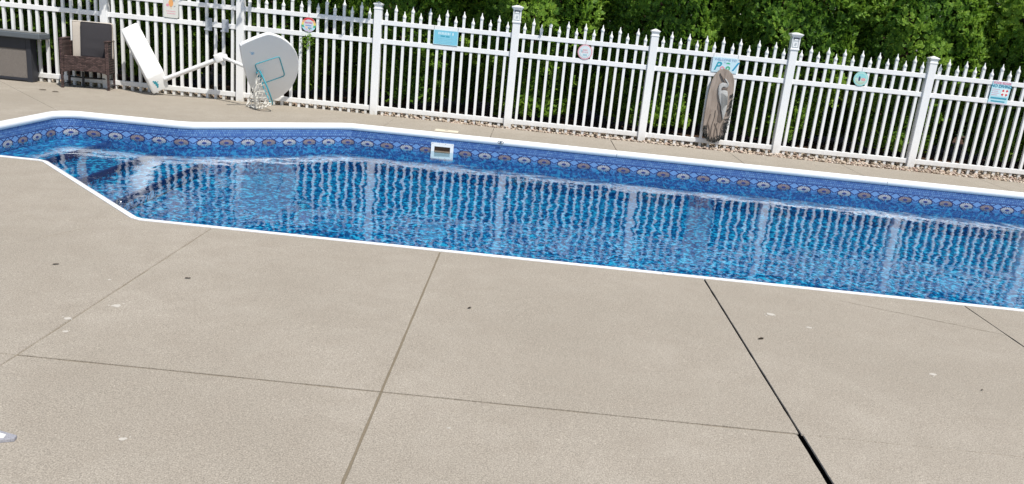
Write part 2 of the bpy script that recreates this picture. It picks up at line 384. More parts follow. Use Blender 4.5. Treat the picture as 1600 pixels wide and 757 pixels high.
# ------------------------------------------------------------------ deck slabs
def pedge(x): return 10.035 - (x - 3.6) * .02626           # far deck edge of the pool
def nedge(x): return 5.003 - (x - 3.36) * .01016
GE = [(-6, 11.25), (-.9, 11.22), (1.06, 11.24), (2.54, 11.14), (3.98, 11.05), (5.3, 10.96), (6.9, 10.93), (8.46, 10.85), (9.9, 10.75), (11.8, 10.68), (16, 10.6)]
def gedge(x):
    for (a, ya), (b, yb) in zip(GE, GE[1:]):
        if a <= x <= b: return ya + (yb - ya) * (x - a) / (b - a)
    return 10.6
deck = empty('pool_deck', (0, 0, 0), kind='structure')
def slab(poly, gaps, tilt=0):
    """poly ccw; gaps = half joint width for each edge i->i+1"""
    n = len(poly); P = [Vector(p) for p in poly]; lines = []
    for i in range(n):
        d = (P[(i + 1) % n] - P[i]).normalized(); nn = Vector((-d.y, d.x)); lines.append((P[i] + nn * gaps[i], d, nn))
    def corners(extra):
        c = []
        for i in range(n):
            p, d, nn = lines[i - 1]; q, e, mm = lines[i]; p = p + nn * extra; q = q + mm * extra
            den = d.x * e.y - d.y * e.x
            if abs(den) < .02: c.append(q.copy()); continue
            t = ((q.x - p.x) * e.y - (q.y - p.y) * e.x) / den; c.append(p + d * t)
        return c
    def loop(extra, amp):
        c = corners(extra); r = []
        for i in range(n):
            a, b = c[i], c[(i + 1) % n]; L = (b - a).length; m = max(1, min(60, int(L / .07))) if gaps[i] > .0005 else 1
            nn = lines[i][2]
            for j in range(m):
                p = a.lerp(b, j / m)
                if 0 < j < m: p = p + nn * (noise.noise(Vector((p.x * 7, p.y * 7, 3.1))) * amp + noise.noise(Vector((p.x * 30, p.y * 30, 1))) * amp * .6)
                r.append(p)
        return r
    A = loop(.0022, .0026); B = loop(0, .0026)
    if len(A) != len(B): B = A
    zt = lambda p: tilt * (p.x - P[0].x)
    bm = bmesh.new()
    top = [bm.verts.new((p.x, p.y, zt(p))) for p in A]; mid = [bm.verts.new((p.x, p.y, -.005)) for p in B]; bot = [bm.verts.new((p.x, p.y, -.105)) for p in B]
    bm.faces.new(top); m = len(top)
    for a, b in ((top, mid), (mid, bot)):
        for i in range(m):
            f = bm.faces.new((a[i], b[i], b[(i + 1) % m], a[(i + 1) % m])); f.material_index = 1 if a is mid else 0  # side faces below the chamfer are near-black
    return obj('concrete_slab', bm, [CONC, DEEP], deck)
T = .0034; H = .0012; BK = .0042; Z = 0
Yj = 2.967
# row at the near edge of the pool
slab([(3.82, Yj), (5.30, Yj), (5.30, nedge(5.3)), (3.82, nedge(3.82))], [T, T, Z, T])
slab([(5.30, Yj), (6.99, Yj), (6.99, nedge(6.99)), (5.30, nedge(5.3))], [T, BK, Z, T])
slab([(6.99, Yj), (8.64, Yj), (8.64, nedge(8.64)), (6.99, nedge(6.99))], [H * .6, BK * .7, Z, BK])
slab([(8.64, Yj), (10.3, Yj), (10.3, nedge(10.3)), (8.64, nedge(8.64))], [T, T, Z, BK * .7])
slab([(10.3, Yj), (13.5, Yj), (13.5, 4.90), (10.3, nedge(10.3))], [T, T, Z, T])
slab([(2.38, Yj), (3.82, Yj), (3.82, nedge(3.82)), (3.345, 5.003), (3.275, 5.035)], [T, T, Z, Z, H * .8])
slab([(-1.0, Yj), (2.38, Yj), (3.275, 5.035), (1.912, 6.358), (1.85, 6.385), (-1.0, 6.40)], [T, H * .8, Z, Z, T, T])
slab([(-6, Yj), (-1.0, Yj), (-1.0, 6.40), (-6, 6.40)], [T, T, T, T])
# row towards the viewer, and one more behind
xs = [-6, -1.0, 2.36, 3.82, 5.30, 6.99, 8.64, 10.3, 13.5]
for a, b in zip(xs, xs[1:]):
    ga = .009 if a == 6.99 else T; gb = .014 if b == 6.99 else T
    gt = H * .6 if a == 6.99 else T
    slab([(a, 0), (b, 0), (b, Yj), (a, Yj)], [T, gb, gt, ga])
    slab([(a, -3), (b, -3), (b, 0), (a, 0)], [T, T, T, T])
# beyond the pool
slab([(-6, 6.40), (.60, 6.40), (.57, 6.65), (.58, 8.68), (.62, 8.83), (-1.75, gedge(-1.75)), (-6, gedge(-6))], [T, Z, Z, Z, H, Z, T])
a5 = [OUT[i] for i in range(9, 14)]
slab([(.62, 8.83), (.72, 8.91), (.83, 8.93), (1.92, 8.93), (2.06, 8.965), (3.47, 9.985), (3.60, 10.035), (3.98, pedge(3.98)), (3.98, gedge(3.98)), (2.54, 11.14), (1.06, 11.24), (-.9, 11.22), (-1.75, gedge(-1.75))],
     [Z, Z, Z, Z, Z, Z, Z, H * 1.2, Z, Z, Z, Z, H])
fx = [3.98, 5.32, 6.89, 8.46, 9.92, 11.7, 13.5]
for a, b in zip(fx, fx[1:]):
    slab([(a, pedge(a)), (b, pedge(b)), (b, gedge(b)), (a, gedge(a))], [Z, H * 1.4, Z, H * 1.4])
slab([(13.5, -3), (17, -3), (17, 10.6), (13.5, gedge(13.5))], [T, T, Z, T])
# grit that fills the shallow tooled joints (the two open dark joints stay unfilled)
bm = bmesh.new()
def strip(a, b, w, z=-.0050):
    a = Vector(a); b = Vector(b); d = (b - a).normalized(); n = Vector((-d.y, d.x)) * w
    bm.faces.new([bm.verts.new((*(p), z)) for p in (a - n, b - n, b + n, a + n)])
strip((-6, Yj), (6.97, Yj), .009); strip((7.02, Yj), (13.5, Yj), .009, -.004)
for x in (3.82, 5.30): strip((x, Yj + .01), (x, nedge(x)), .009); strip((x, -3), (x, Yj - .01), .009)
for x in (-1.0, 2.36, 8.64, 10.3): strip((x, -3), (x, Yj - .01), .009)
strip((10.3, Yj + .01), (10.3, 4.9), .009); strip((2.39, Yj + .01), (3.25, 5.07), .006, -.006); strip((.62, 8.83), (-1.75, 11.2), .006, -.006)
strip((-1, Yj + .01), (-1, 6.39), .009); strip((-6, 0), (13.5, 0), .009)
o = obj('joint_grit', bm, FILL, deck)
# near-black strips along the bottom of the open joints
bm = bmesh.new(); box(bm, (6.96, -3, -.11), (7.02, 4.95, -.075)); box(bm, (8.62, Yj, -.11), (8.66, 4.93, -.06)); obj('joint_bottom', bm, DEEP, deck)
# hairline cracks: thin dark ribbons 1 mm proud are avoided; they are slits of soot-dark grit set into the face
def crack(pts, w, name='hairline_crack', mat=FILL):
    bm = bmesh.new(); L = []; R = []
    P = []
    for (ax, ay), (bx, by) in zip(pts, pts[1:]):
        m = max(2, int(math.hypot(bx - ax, by - ay) / .03))
        for j in range(m): P.append(Vector((ax + (bx - ax) * j / m, ay + (by - ay) * j / m)))
    P.append(Vector(pts[-1]))
    for i, p in enumerate(P):
        q = Vector((p.x + noise.noise(Vector((p.x * 9, p.y * 9, 0))) * .010, p.y + noise.noise(Vector((p.x * 9, p.y * 9, 5))) * .010))
        ww = w * (.4 + .9 * random.random()) * min(1, (i + .3) / 4, (len(P) - i - .7) / 4 + .1)
        L.append(bm.verts.new((q.x, q.y - ww, .0012))); R.append(bm.verts.new((q.x, q.y + ww, .0012)))
    for i in range(len(P) - 1): bm.faces.new((L[i], L[i + 1], R[i + 1], R[i]))
    return obj(name, bm, mat, deck)
crack([(7.75, 4.80), (8.09, 4.67), (8.35, 4.56), (8.66, 4.44)], .0022)

# ------------------------------------------------------------------ gravel, mulch
bm = bmesh.new(); g = [(x, y) for x, y in GE]; top = [bm.verts.new((x, y + .0, -.05)) for x, y in g]; bk = [bm.verts.new((x, 11.75, -.03)) for x, y in g]
for i in range(len(g) - 1): bm.faces.new((top[i], top[i + 1], bk[i + 1], bk[i]))
tag(obj('gravel_bed', bm, basic('gravel_dirt', (.34, .27, .20), .95, .1, .4, 30, .01, 50)), kind='structure')
def soil():
    nx, ny = 120, 30; V = []; F = []
    for j in range(ny + 1):
        for i in range(nx + 1):
            x = -8 + 26 * i / nx; y = 11.42 + 5 * j / ny
            V.append((x, y, -.045 + .045 * min(1, j / 3) + .05 * noise.noise(Vector((x * 1.5, y * 1.5, 2))) + .02 * noise.noise(Vector((x * 9, y * 9, 2)))))
    for j in range(ny):
        for i in range(nx): a = j * (nx + 1) + i; F.append((a, a + 1, a + nx + 2, a + nx + 1))
    me = bpy.data.meshes.new('mulch_bed'); me.from_pydata(V, [], F); me.materials.append(MULCH); smooth(me, 180)
    return tag(link(bpy.data.objects.new('mulch_bed', me)), kind='structure')
soil()
def np_mesh(name, V, F, mat, tint=None, parent=None, sm=False):
    """V (n,3) ; F (m,k) ; tint per face"""
    me = bpy.data.meshes.new(name); k = F.shape[1]
    me.vertices.add(len(V)); me.vertices.foreach_set('co', V.astype(np.float32).ravel())
    me.loops.add(F.size); me.loops.foreach_set('vertex_index', F.astype(np.int32).ravel())
    me.polygons.add(len(F)); me.polygons.foreach_set('loop_start', np.arange(0, F.size, k, dtype=np.int32))
    me.polygons.foreach_set('loop_total', np.full(len(F), k, dtype=np.int32))
    me.update(calc_edges=True)
    if tint is not None:
        a = me.attributes.new('tint', 'FLOAT', 'FACE'); a.data.foreach_set('value', tint.astype(np.float32))
    me.materials.append(mat)
    if sm: me.polygons.foreach_set('use_smooth', np.ones(len(F), dtype=bool))
    me.validate(); return me
rng = np.random.default_rng(3)
def gravel():
    bm = bmesh.new(); bmesh.ops.create_icosphere(bm, subdivisions=1, radius=1); bv = np.array([v.co[:] for v in bm.verts]); bf = np.array([[v.index for v in f.verts] for f in bm.faces]); bm.free()
    N = 13000; x = rng.uniform(-3.2, 14.5, N); ge = np.interp(x, [p[0] for p in GE], [p[1] for p in GE])
    y = ge + .005 + rng.random(N) ** 1.1 * (11.55 - ge)
    s = rng.uniform(.011, .026, N)[:, None] * np.stack([rng.uniform(.8, 1.35, N), rng.uniform(.7, 1.1, N), rng.uniform(.5, .8, N)], 1)
    ang = rng.uniform(0, 6.28, N); tl = rng.normal(0, .3, N)
    V = bv[None] * s[:, None] * (1 + rng.normal(0, .12, (N, len(bv), 1)))
    c, sn = np.cos(tl), np.sin(tl); Y, Zz = V[..., 1].copy(), V[..., 2].copy()
    V[..., 1] = Y * c[:, None] - Zz * sn[:, None]; V[..., 2] = Y * sn[:, None] + Zz * c[:, None]
    c, sn = np.cos(ang), np.sin(ang); X, Y = V[..., 0].copy(), V[..., 1].copy()
    V[..., 0] = X * c[:, None] - Y * sn[:, None] + x[:, None]; V[..., 1] = X * sn[:, None] + Y * c[:, None] + y[:, None]
    V[..., 2] += (-.030 + rng.random(N) * .045)[:, None]
    F = bf[None] + (np.arange(N) * len(bv))[:, None, None]
    me = np_mesh('gravel', V.reshape(-1, 3), F.reshape(-1, 3), STONE, np.repeat(rng.random(N), len(bf)), sm=True)
    o = link(bpy.data.objects.new('gravel', me)); tag(o, 'band of tan and white river stones along the foot of the white fence', 'gravel', kind='stuff')
gravel()

# ------------------------------------------------------------------ fence
FY = 11.095; BAY = 1.829; NP = 15; SP = BAY / 16
fence = empty('picket_fence', (0, FY, 0), label='long white vinyl picket fence with spear finials behind the pool', cat='fence')
def lathe(bm, prof, n=6, rot=0):
    rings = []
    for z, r in prof:
        if r < .0006: rings.append([bm.verts.new((0, 0, z))] * 1)
        else: rings.append([bm.verts.new((r * math.cos(rot + 2 * math.pi * j / n), r * math.sin(rot + 2 * math.pi * j / n), z)) for j in range(n)])
    for a, b in zip(rings, rings[1:]):
        for j in range(n):
            if len(b) == 1: bm.faces.new((a[j], a[(j + 1) % n], b[0]))
            else: bm.faces.new((a[j], a[(j + 1) % n], b[(j + 1) % n], b[j]))
    bm.faces.new(rings[0][::-1])
    return rings
q2 = math.sqrt(2)
def mk_picket(ztop):
    bm = bmesh.new(); lathe(bm, [(-.04, .017 * q2), (ztop, .017 * q2)], 4, math.pi / 4)
    bmesh.ops.holes_fill(bm, edges=[e for e in bm.edges if e.is_boundary]); o = obj('picket', bm, VINYL, fence)
    bm = bmesh.new(); lathe(bm, [(0, .0185), (.006, .0225), (.02, .0255), (.034, .0235), (.05, .013), (.068, .0075), (.086, .0055), (.096, .0)], 8, math.pi / 8)
    f = obj('finial', bm, VINYL, o, 50); f.location = (0, 0, ztop); return o, f
short, tall = mk_picket(1.297), mk_picket(1.367)
def mk_rail(z0, z1, hw):
    bm = bmesh.new(); box(bm, (.05, -hw, z0), (BAY - .05, hw, z1), .003, seg=1)
    for q in (.0505, BAY - .0645): box(bm, (q, -hw - .004, z0 - .004), (q + .014, hw + .004, z1 + .004), .002, seg=1)
    return obj('rail', bm, VINYL, fence)
rails = [mk_rail(1.192, 1.25, .026), mk_rail(.947, 1.008, .0262), mk_rail(.055, .117, .0264)]
bm = bmesh.new(); box(bm, (-.05, -.05, -.1), (.05, .05, 1.384), .004, seg=1); post0 = obj('fence_post', bm, VINYL, fence)
# plain flared cap
bm = bmesh.new(); rg = lathe(bm, [(1.3845, .054 * q2), (1.398, .054 * q2), (1.402, .047 * q2), (1.425, .047 * q2), (1.44, .056 * q2), (1.447, .061 * q2), (1.455, .061 * q2), (1.478, .012 * q2), (1.482, 0)], 4, math.pi / 4)
capA = obj('post_cap', bm, VINYL, post0)
def cap_light():
    bm = bmesh.new(); lathe(bm, [(1.3845, .058 * q2), (1.402, .058 * q2), (1.406, .053 * q2), (1.545, .053 * q2), (1.556, .062 * q2), (1.578, .078 * q2), (1.588, .078 * q2), (1.606, .02 * q2), (1.607, 0)], 4, math.pi / 4)
    o = obj('light_cap', bm, VINYL)
    bm = bmesh.new(); box(bm, (-.038, -.0555, 1.528), (.038, -.0535, 1.541)); box(bm, (-.038, -.0552, 1.512), (-.026, -.0535, 1.526)); box(bm, (.026, -.0552, 1.512), (.038, -.0535, 1.526)); sl = obj('louver', bm, DARKM, o)
    bm = bmesh.new(); M = Matrix.Translation((0, -.0535, 1.465)) @ Matrix.Rotation(math.pi / 2, 4, 'X')
    for (x0, y0, x1, y1) in ((-.04, -.045, .04, -.039), (-.04, .039, .04, .045), (-.04, -.039, -.034, .039), (.034, -.039, .04, .039)): box(bm, (x0, -.0575, 1.465 + y0), (x1, -.0535, 1.465 + y1))
    for k in range(3): box(bm, (-.015 + k * .003, -.0565, 1.445 + k * .013), (.012 + k * .003, -.0535, 1.452 + k * .013))
    obj('lens_panel', bm, paint((.62, .64, .64), 'frosted_lens'), o)
    return o
capB = cap_light()
first = True
POSTS = range(-2, 9)
for i in POSTS:
    X = i * BAY
    p = post0 if first else copy(post0, fence)
    p.location = (X, 0, 0)
    if first: capA0 = capA
    if i % 2 == 1:
        if i == -1: c = capB; c.parent = p
        else:
            c = copy(capB, p)
            for ch in [q for q in capB.children]: copy(ch, c)
    else:
        if not first: c = copy(capA, p)
    first = False
F1 = {'s': True, 't': True, 'r': [True] * 3}
for i in list(POSTS)[:-1]:
    X = i * BAY
    for k in range(3):
        r = rails[k] if F1['r'][k] else copy(rails[k], fence); F1['r'][k] = False; r.location = (X, 0, 0)
    for k in range(1, NP + 1):
        key, (a, f) = ('s', short) if k % 2 else ('t', tall)
        if F1[key]: o, fi = a, f; F1[key] = False
        else: o = copy(a, fence); fi = copy(f, o)
        o.location = (X + k * SP + random.uniform(-.002, .002), 0, random.uniform(-.004, .004)); o.rotation_euler = (0, random.uniform(-.0055, .0055), 0)

# ------------------------------------------------------------------ arborvitae
def crown_mesh(seed, bulge):
    r = np.random.default_rng(seed); NC = 13000
    z = np.where(r.random(NC) < .78, .12 + r.random(NC) * 2.9, 3.0 + r.random(NC) * 2.7)
    # more clumps low down where the camera looks
    th = r.uniform(0, 2 * np.pi, NC)
    def R(zz):
        return np.interp(zz, [0, .3, .8, 1.2, 1.7, 2.4, 3.4, 4.8, 5.9], [.56, .62, .74, 1.0, 1.08, .98, .80, .45, .08])
    lump = np.zeros(NC)
    for k in range(170):
        c = r.uniform(0, 2 * np.pi), r.uniform(0, 5.6); s = r.uniform(.10, .24); a = r.uniform(.07, .22)
        d = np.angle(np.exp(1j * (th - c[0]))); lump += a * np.exp(-(d * d * 1.0 + (z - c[1]) ** 2) / (2 * s * s))
    lump = np.minimum(lump, .42)
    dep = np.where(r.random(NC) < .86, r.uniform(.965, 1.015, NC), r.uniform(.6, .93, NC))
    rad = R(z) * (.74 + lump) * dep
    C = np.stack([rad * np.cos(th), rad * np.sin(th), z + r.normal(0, .03, NC)], 1)
    out = np.stack([np.cos(th), np.sin(th), np.zeros(NC)], 1)
    # fan spray: plane spanned by axis (outward + up) and a side vector, random roll
    front = np.clip(-np.sin(th), 0, 1)
    rad = rad + front * bulge * np.interp(z, [0, 1.55, 2.1, 2.7, 4.0, 5.6], [0, 0, .45, 1, .8, 0]) * (.8 + lump)
    C[:, 0] = rad * np.cos(th); C[:, 1] = rad * np.sin(th)
    up = r.uniform(.25, 1.2, NC)[:, None]; ax = out + np.array([0, 0, 1]) * up + r.normal(0, .35, (NC, 3)); ax /= np.linalg.norm(ax, axis=1)[:, None]
    rv = out * 1.0 + np.array([0, 0, .75]) + r.normal(0, .36, (NC, 3)); ax = ax + np.array([0, 0, .6]) - rv * (np.sum((ax + np.array([0, 0, .6])) * rv, 1) / np.sum(rv * rv, 1))[:, None] * .8; ax /= np.linalg.norm(ax, axis=1)[:, None]
    sd = np.cross(ax, rv); sd /= np.linalg.norm(sd, axis=1)[:, None]
    nl = 20; Ls = r.uniform(.055, .115, NC)
    t = np.linspace(0.05, 1, nl); side = np.where(np.arange(nl) % 2, 1, -1)
    n3 = np.cross(ax, sd)
    V = []; 
    base = C[:, None] + ax[:, None] * (t * 1.0)[None, :, None] * Ls[:, None, None] * .8
    ang = (np.deg2rad(48) * (1 - t * .75)) * side
    jit = r.normal(0, .25, (NC, nl))
    dirv = ax[:, None] * np.cos(ang + jit)[..., None] + sd[:, None] * np.sin(ang + jit)[..., None] + n3[:, None] * r.normal(0, .16, (NC, nl))[..., None]
    ll = Ls[:, None] * (.62 - .28 * t)[None] * r.uniform(.7, 1.2, (NC, nl)); wd = r.uniform(.008, .0135, (NC, nl))
    per = np.cross(dirv, n3[:, None] + r.normal(0, .30, (NC, nl, 3))); per /= np.linalg.norm(per, axis=2)[..., None]
    p0 = base; p2 = base + dirv * ll[..., None]; m = base + dirv * (ll * .55)[..., None]
    p1 = m + per * wd[..., None]; p3 = m - per * wd[..., None]
    V = np.stack([p0, p1, p2, p3], 2).reshape(-1, 3)
    F = np.arange(len(V)).reshape(-1, 4)
    tc = np.clip(.72 + 1.6 * (lump - .15) + r.normal(0, .13, NC) - (dep < .9) * .25, 0, 1)  # lit outer lumps and shaded inner gaps put into the leaf tint
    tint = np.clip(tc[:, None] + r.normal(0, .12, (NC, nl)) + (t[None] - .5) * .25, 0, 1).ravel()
    return np_mesh('crown', V, F, LEAF, tint)
crowns = [crown_mesh(11, 0), crown_mesh(23, 0), crown_mesh(37, 0), crown_mesh(51, 1.05)]
def trunk_mesh(seed):
    r = random.Random(seed); bm = bmesh.new(); pts = []; rad = []
    for k in range(9): pts.append((r.uniform(-.03, .03), r.uniform(-.03, .03), -.15 + k * .65)); rad.append(.085 * (1 - k / 9.5))
    tube(bm, pts, rad, 8)
    for k in range(26):
        z = r.uniform(.15, 4.2); a = r.uniform(0, 6.28); L = r.uniform(.5, .85); q = [(0, 0, z)]
        for j in range(1, 4): q.append((math.cos(a) * L * j / 3, math.sin(a) * L * j / 3, z + .12 * j + .06 * j * j * r.random()))
        tube(bm, q, [.02, .015, .010, .004], 5)
    bmesh.ops.recalc_face_normals(bm, faces=bm.faces); me = bpy.data.meshes.new('trunk'); bm.to_mesh(me); bm.free(); me.materials.append(BARK); smooth(me, 60); return me
trunks = [trunk_mesh(s) for s in (1, 2)]
TREES = [(-3.35, 12.34, 1, 'arborvitae behind the dark lidded box, leftmost evergreen in the photo'),
         (-1.55, 12.29, 3, 'arborvitae standing behind the wicker chair, past the fence'),
         (.30, 12.24, 3, 'arborvitae behind the fence bay with the tipped hoop base'),
         (2.10, 12.29, 3, 'arborvitae directly behind the leaning basketball backboard'),
         (3.90, 12.29, 3, 'dark arborvitae behind the blue rectangular sign'),
         (5.70, 12.26, 0, 'arborvitae rising behind the first solar post right of the blue sign'),
         (7.50, 12.30, 1, 'arborvitae between the pink round sign and the heron plaque'),
         (9.30, 12.24, 2, 'arborvitae right of the heron plaque, behind the second tall post cap'),
         (11.08, 12.28, 0, 'bright arborvitae behind the post between the aqua round sign and the pool rules sign'),
         (12.88, 12.34, 2, 'arborvitae at the right edge, behind the pool rules sign'),
         (14.70, 12.39, 1, 'arborvitae past the right end of the frame, last of the hedge')]
for k, (x, y, v, lab) in enumerate(TREES):
    t = empty('arborvitae_tree', (x, y, 0), [.15, -.3, .35, -.12, .28, -.2, .05][k % 7], lab, 'tree', 'arborvitae hedge behind the fence')
    s = [1, 1.03, .97, 1.02][k % 4]; t.scale = (s, s, [1, 1.04, .95][k % 3])
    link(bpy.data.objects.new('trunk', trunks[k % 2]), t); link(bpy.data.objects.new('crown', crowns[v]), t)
# second, staggered row seen through the gaps
BACK = [(-2.4, 'back-row evergreen in the gap left of the wicker chair'), (-.6, 'back-row evergreen in the gap between the wicker chair and the hoop base'), (1.2, 'back-row evergreen in the gap behind the hoop pole clamp'), (3.0, 'back-row evergreen in the gap right of the backboard'),
        (4.8, 'back-row evergreen in the gap just right of the blue sign'), (6.6, 'back-row evergreen in the gap behind the pink round sign'), (8.4, 'back-row evergreen in the gap behind the heron plaque'), (10.2, 'back-row evergreen in the gap behind the aqua round sign'), (12.0, 'back-row evergreen in the gap behind the pool rules sign'), (13.8, 'back-row evergreen beyond the right edge of the frame')]
for k, (x, lab) in enumerate(BACK):
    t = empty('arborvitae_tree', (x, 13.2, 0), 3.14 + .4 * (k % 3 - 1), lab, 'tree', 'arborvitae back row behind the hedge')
    link(bpy.data.objects.new('trunk', trunks[k % 2]), t); link(bpy.data.objects.new('crown', crowns[k % 3]), t)

# sprig poking through the fence under the rainbow sign
def sprig():
    r = random.Random(5); n = 90; V = []; F = []; ti = []
    for k in range(n):
        c = Vector((2.745 + r.gauss(0, .035), 11.055 + r.gauss(0, .03), .90 + r.gauss(0, .055))); d = Vector((r.gauss(0, 1), r.gauss(0, 1), r.gauss(0, 1) + .3)).normalized(); s = d.cross(Vector((r.gauss(0, 1), 1, r.gauss(0, 1)))).normalized() * .009; L = r.uniform(.03, .05)
        b = len(V); V += [c, c + d * L * .5 + s, c + d * L, c + d * L * .5 - s]; F.append((b, b + 1, b + 2, b + 3)); ti.append(r.uniform(.5, 1))
    t = empty('leafy_sprig', (2.75, 11.2, 0), 0, 'small bright green sprig poking through the pickets under the rainbow round sign', 'plant')
    me = np_mesh('leaves', np.array([v[:] for v in V]) - np.array([2.75, 11.2, 0]), np.array(F), LEAF, np.array(ti)); link(bpy.data.objects.new('leaves', me), t)
    bm = bmesh.new(); tube(bm, [(.0, .25, -.02), (.02, .1, .45), (-.005, -.12, .78), (-.005, -.15, .94)], [.007, .006, .004, .002], 6); obj('stem', bm, BARK, t)
sprig()

# ------------------------------------------------------------------ skimmer, deck lid, rings
wy = pedge(4.75) - .044
P0T = basic('weir_tan', (.30, .22, .15), .6, .3, .3, 12)
sk = empty('skimmer', (4.746, wy, 0), 0, 'white square skimmer mouth set in the far pool wall at the waterline', 'skimmer')
bm = bmesh.new()
for a, b in (((-.139, -.163), (.139, -.118)), ((-.139, -.312), (.139, -.240)), ((-.139, -.240), (-.098, -.163)), ((.098, -.240), (.139, -.163))): box(bm, (a[0], -.012, a[1]), (b[0], .0, b[1]))
obj('face_plate', bm, PLAST, sk)
bm = bmesh.new(); box(bm, (-.0985, -.008, -.2405), (.0985, -.006, -.1625)); obj('throat', bm, BRONZE, sk)
bm = bmesh.new(); box(bm, (-.094, -.0105, -.238), (.094, -.0082, -.216)); obj('weir_flap', bm, P0T, sk)
bm = bmesh.new()
for x in (-.12, -.04, .04, .12):
    for z in (-.128, -.30): tube(bm, [(x, -.0135, z), (x, -.0118, z)], .004, 6)
obj('screw', bm, SLATE, sk)
ld = empty('deck_hatch', (4.76, 10.19, 0), 0, 'cream rectangular lid lying flush in the far deck above the skimmer', 'lid')
bm = bmesh.new(); box(bm, (-.145, -.075, .0005), (.145, .075, .008), .003); obj('lid_plate', bm, CREAM, ld)
bm = bmesh.new(); box(bm, (-.02, -.008, .0085), (.02, .008, .0095)); obj('finger_hole', bm, SLATE, ld)
def ring(name, loc, rz, lab):
    t = empty(name, loc, rz, lab, 'rope ring', 'rope rings on the coping')
    bm = bmesh.new(); tube(bm, [(.034 * math.cos(a), -.012 - .01 * math.sin(a), .022 * math.sin(a)) for a in [2 * math.pi * i / 16 for i in range(16)]], .0045, 6, closed=True); obj('ring', bm, CHROME, t, 60)
    bm = bmesh.new(); box(bm, (-.012, -.008, -.012), (.012, .004, .012), .003); obj('mount', bm, CHROME, t)
ring('rope_ring', (5.46, pedge(5.46) - .066, -.03), 0, 'small steel rope ring on the far coping just right of the skimmer')
ring('rope_ring', (2.99, 5.42, -.012), math.radians(135), 'small steel rope ring on the angled near coping at the left')

# ------------------------------------------------------------------ signs on the fence
SY = FY - .033
def sign(name, lab, x, z, outline, mat, ang=0, th=.004, cat='sign', hang=True):
    t = empty(name, (x, SY, z), 0, lab, cat); t.rotation_euler = (0, ang, 0)
    bm = bmesh.new(); prism(bm, outline, th, Matrix.Rotation(math.pi / 2, 4, 'X')); obj('sign_plate', bm, mat, t)
    if hang:
        ys = max(p[1] for p in outline); xs = [p[0] for p in outline]
        w = (max(xs) - min(xs)) * .5 - .006
        for hx in ((-w, w) if len(outline) < 10 else (0,)):
            zt = 1.252 - z; bm = bmesh.new(); tube(bm, [(hx, .004, ys - .004), (hx, .0035, zt), (hx, .03, zt + .002)], .0013, 4)
            obj('hanging_wire', bm, DARKM, t)
    return t
def decal(t, name, poly, mat, lift=.001, y0=.004):
    """flat print as a 0.6 mm layer on the plate's front (-Y)"""
    bm = bmesh.new(); prism(bm, poly, .0006, Matrix.Translation((0, -lift, 0)) @ Matrix.Rotation(math.pi / 2, 4, 'X')); return obj(name, bm, mat, t)
def multi(t, name, polys, mat, lift=.001):
    bm = bmesh.new()
    for p in polys: prism(bm, p, .0006, Matrix.Translation((0, -lift, 0)) @ Matrix.Rotation(math.pi / 2, 4, 'X'))
    return obj(name, bm, mat, t)
def rect(x0, y0, x1, y1): return [(x0, y0), (x1, y0), (x1, y1), (x0, y1)]
def text(t, s, x, z, size, mat, lift=.0016, shear=0, bold=.0, ang=0, sx=1):
    cu = bpy.data.curves.new('lettering', 'FONT'); cu.body = s; cu.size = size; cu.align_x = 'CENTER'; cu.align_y = 'CENTER'; cu.shear = shear; cu.offset = bold; cu.resolution_u = 3; cu.extrude = .0003
    tmp = bpy.data.objects.new('lettering', cu); COL.objects.link(tmp); bpy.context.view_layer.update()
    me = bpy.data.meshes.new_from_object(tmp.evaluated_get(bpy.context.evaluated_depsgraph_get())); bpy.data.objects.remove(tmp)
    me.materials.clear(); me.materials.append(mat); me.name = 'lettering'
    o = link(bpy.data.objects.new('lettering', me), t); o.location = (x, -lift, z); o.rotation_euler = (math.pi / 2, ang, 0); o.scale = (sx, 1, 1); return o
P = paint
white = P((.80, .80, .78), 'sign_white'); pink = P((.72, .30, .38), 'pink_ink'); red = P((.62, .05, .07), 'red_ink'); orange = P((.78, .38, .14), 'orange_ink'); aqua = P((.22, .60, .68), 'aqua_ink'); blue = P((.04, .22, .50), 'blue_ink'); tealk = P((.02, .32, .42), 'teal_ink'); sky_ = P((.42, .68, .80), 'pale_blue_ink'); navy = P((.05, .08, .16), 'navy_ink'); lil = P((.58, .52, .68), 'lilac_ink'); green = P((.06, .42, .22), 'green_ink'); yel = P((.80, .66, .15), 'yellow_ink'); gry = P((.32, .34, .36), 'grey_ink'); cyan = P((.20, .54, .68), 'cyan_ink')
# 1 pale sign with an orange figure
t = sign('novelty_sign', 'pale upright sign with an orange figure and pink writing above the hoop base', .905, 1.16, [(-.1, -.13), (-.085, -.145), (.085, -.145), (.1, -.13), (.1, .14), (-.1, .14)], P((.66, .66, .62), 'ivory'), .01)
decal(t, 'orange_figure', circ(.032, 16, .0, .045, 1.55), orange); decal(t, 'figure_head', circ(.016, 12, .002, .105), P((.75, .6, .4), 'tan_ink')); decal(t, 'sunglasses', rect(-.014, .104, .016, .113), navy, .0018)
decal(t, 'pink_flower', circ(.020, 7, -.045, .015), pink); multi(t, 'legs', [rect(-.012, -.03, -.007, .005), rect(.006, -.03, .011, .005)], P((.7, .45, .2), 'tan_dark')); decal(t, 'palm_leaf', circ(.013, 6, .05, .005, .6), gry); decal(t, 'hand', circ(.008, 6, .042, .075), gry)
multi(t, 'small_writing', [rect(-.06 + k * .021, -.066, -.046 + k * .021, -.056) for k in range(6)] + [rect(-.05 + k * .019, -.096, -.037 + k * .019, -.085) for k in range(6)], pink)
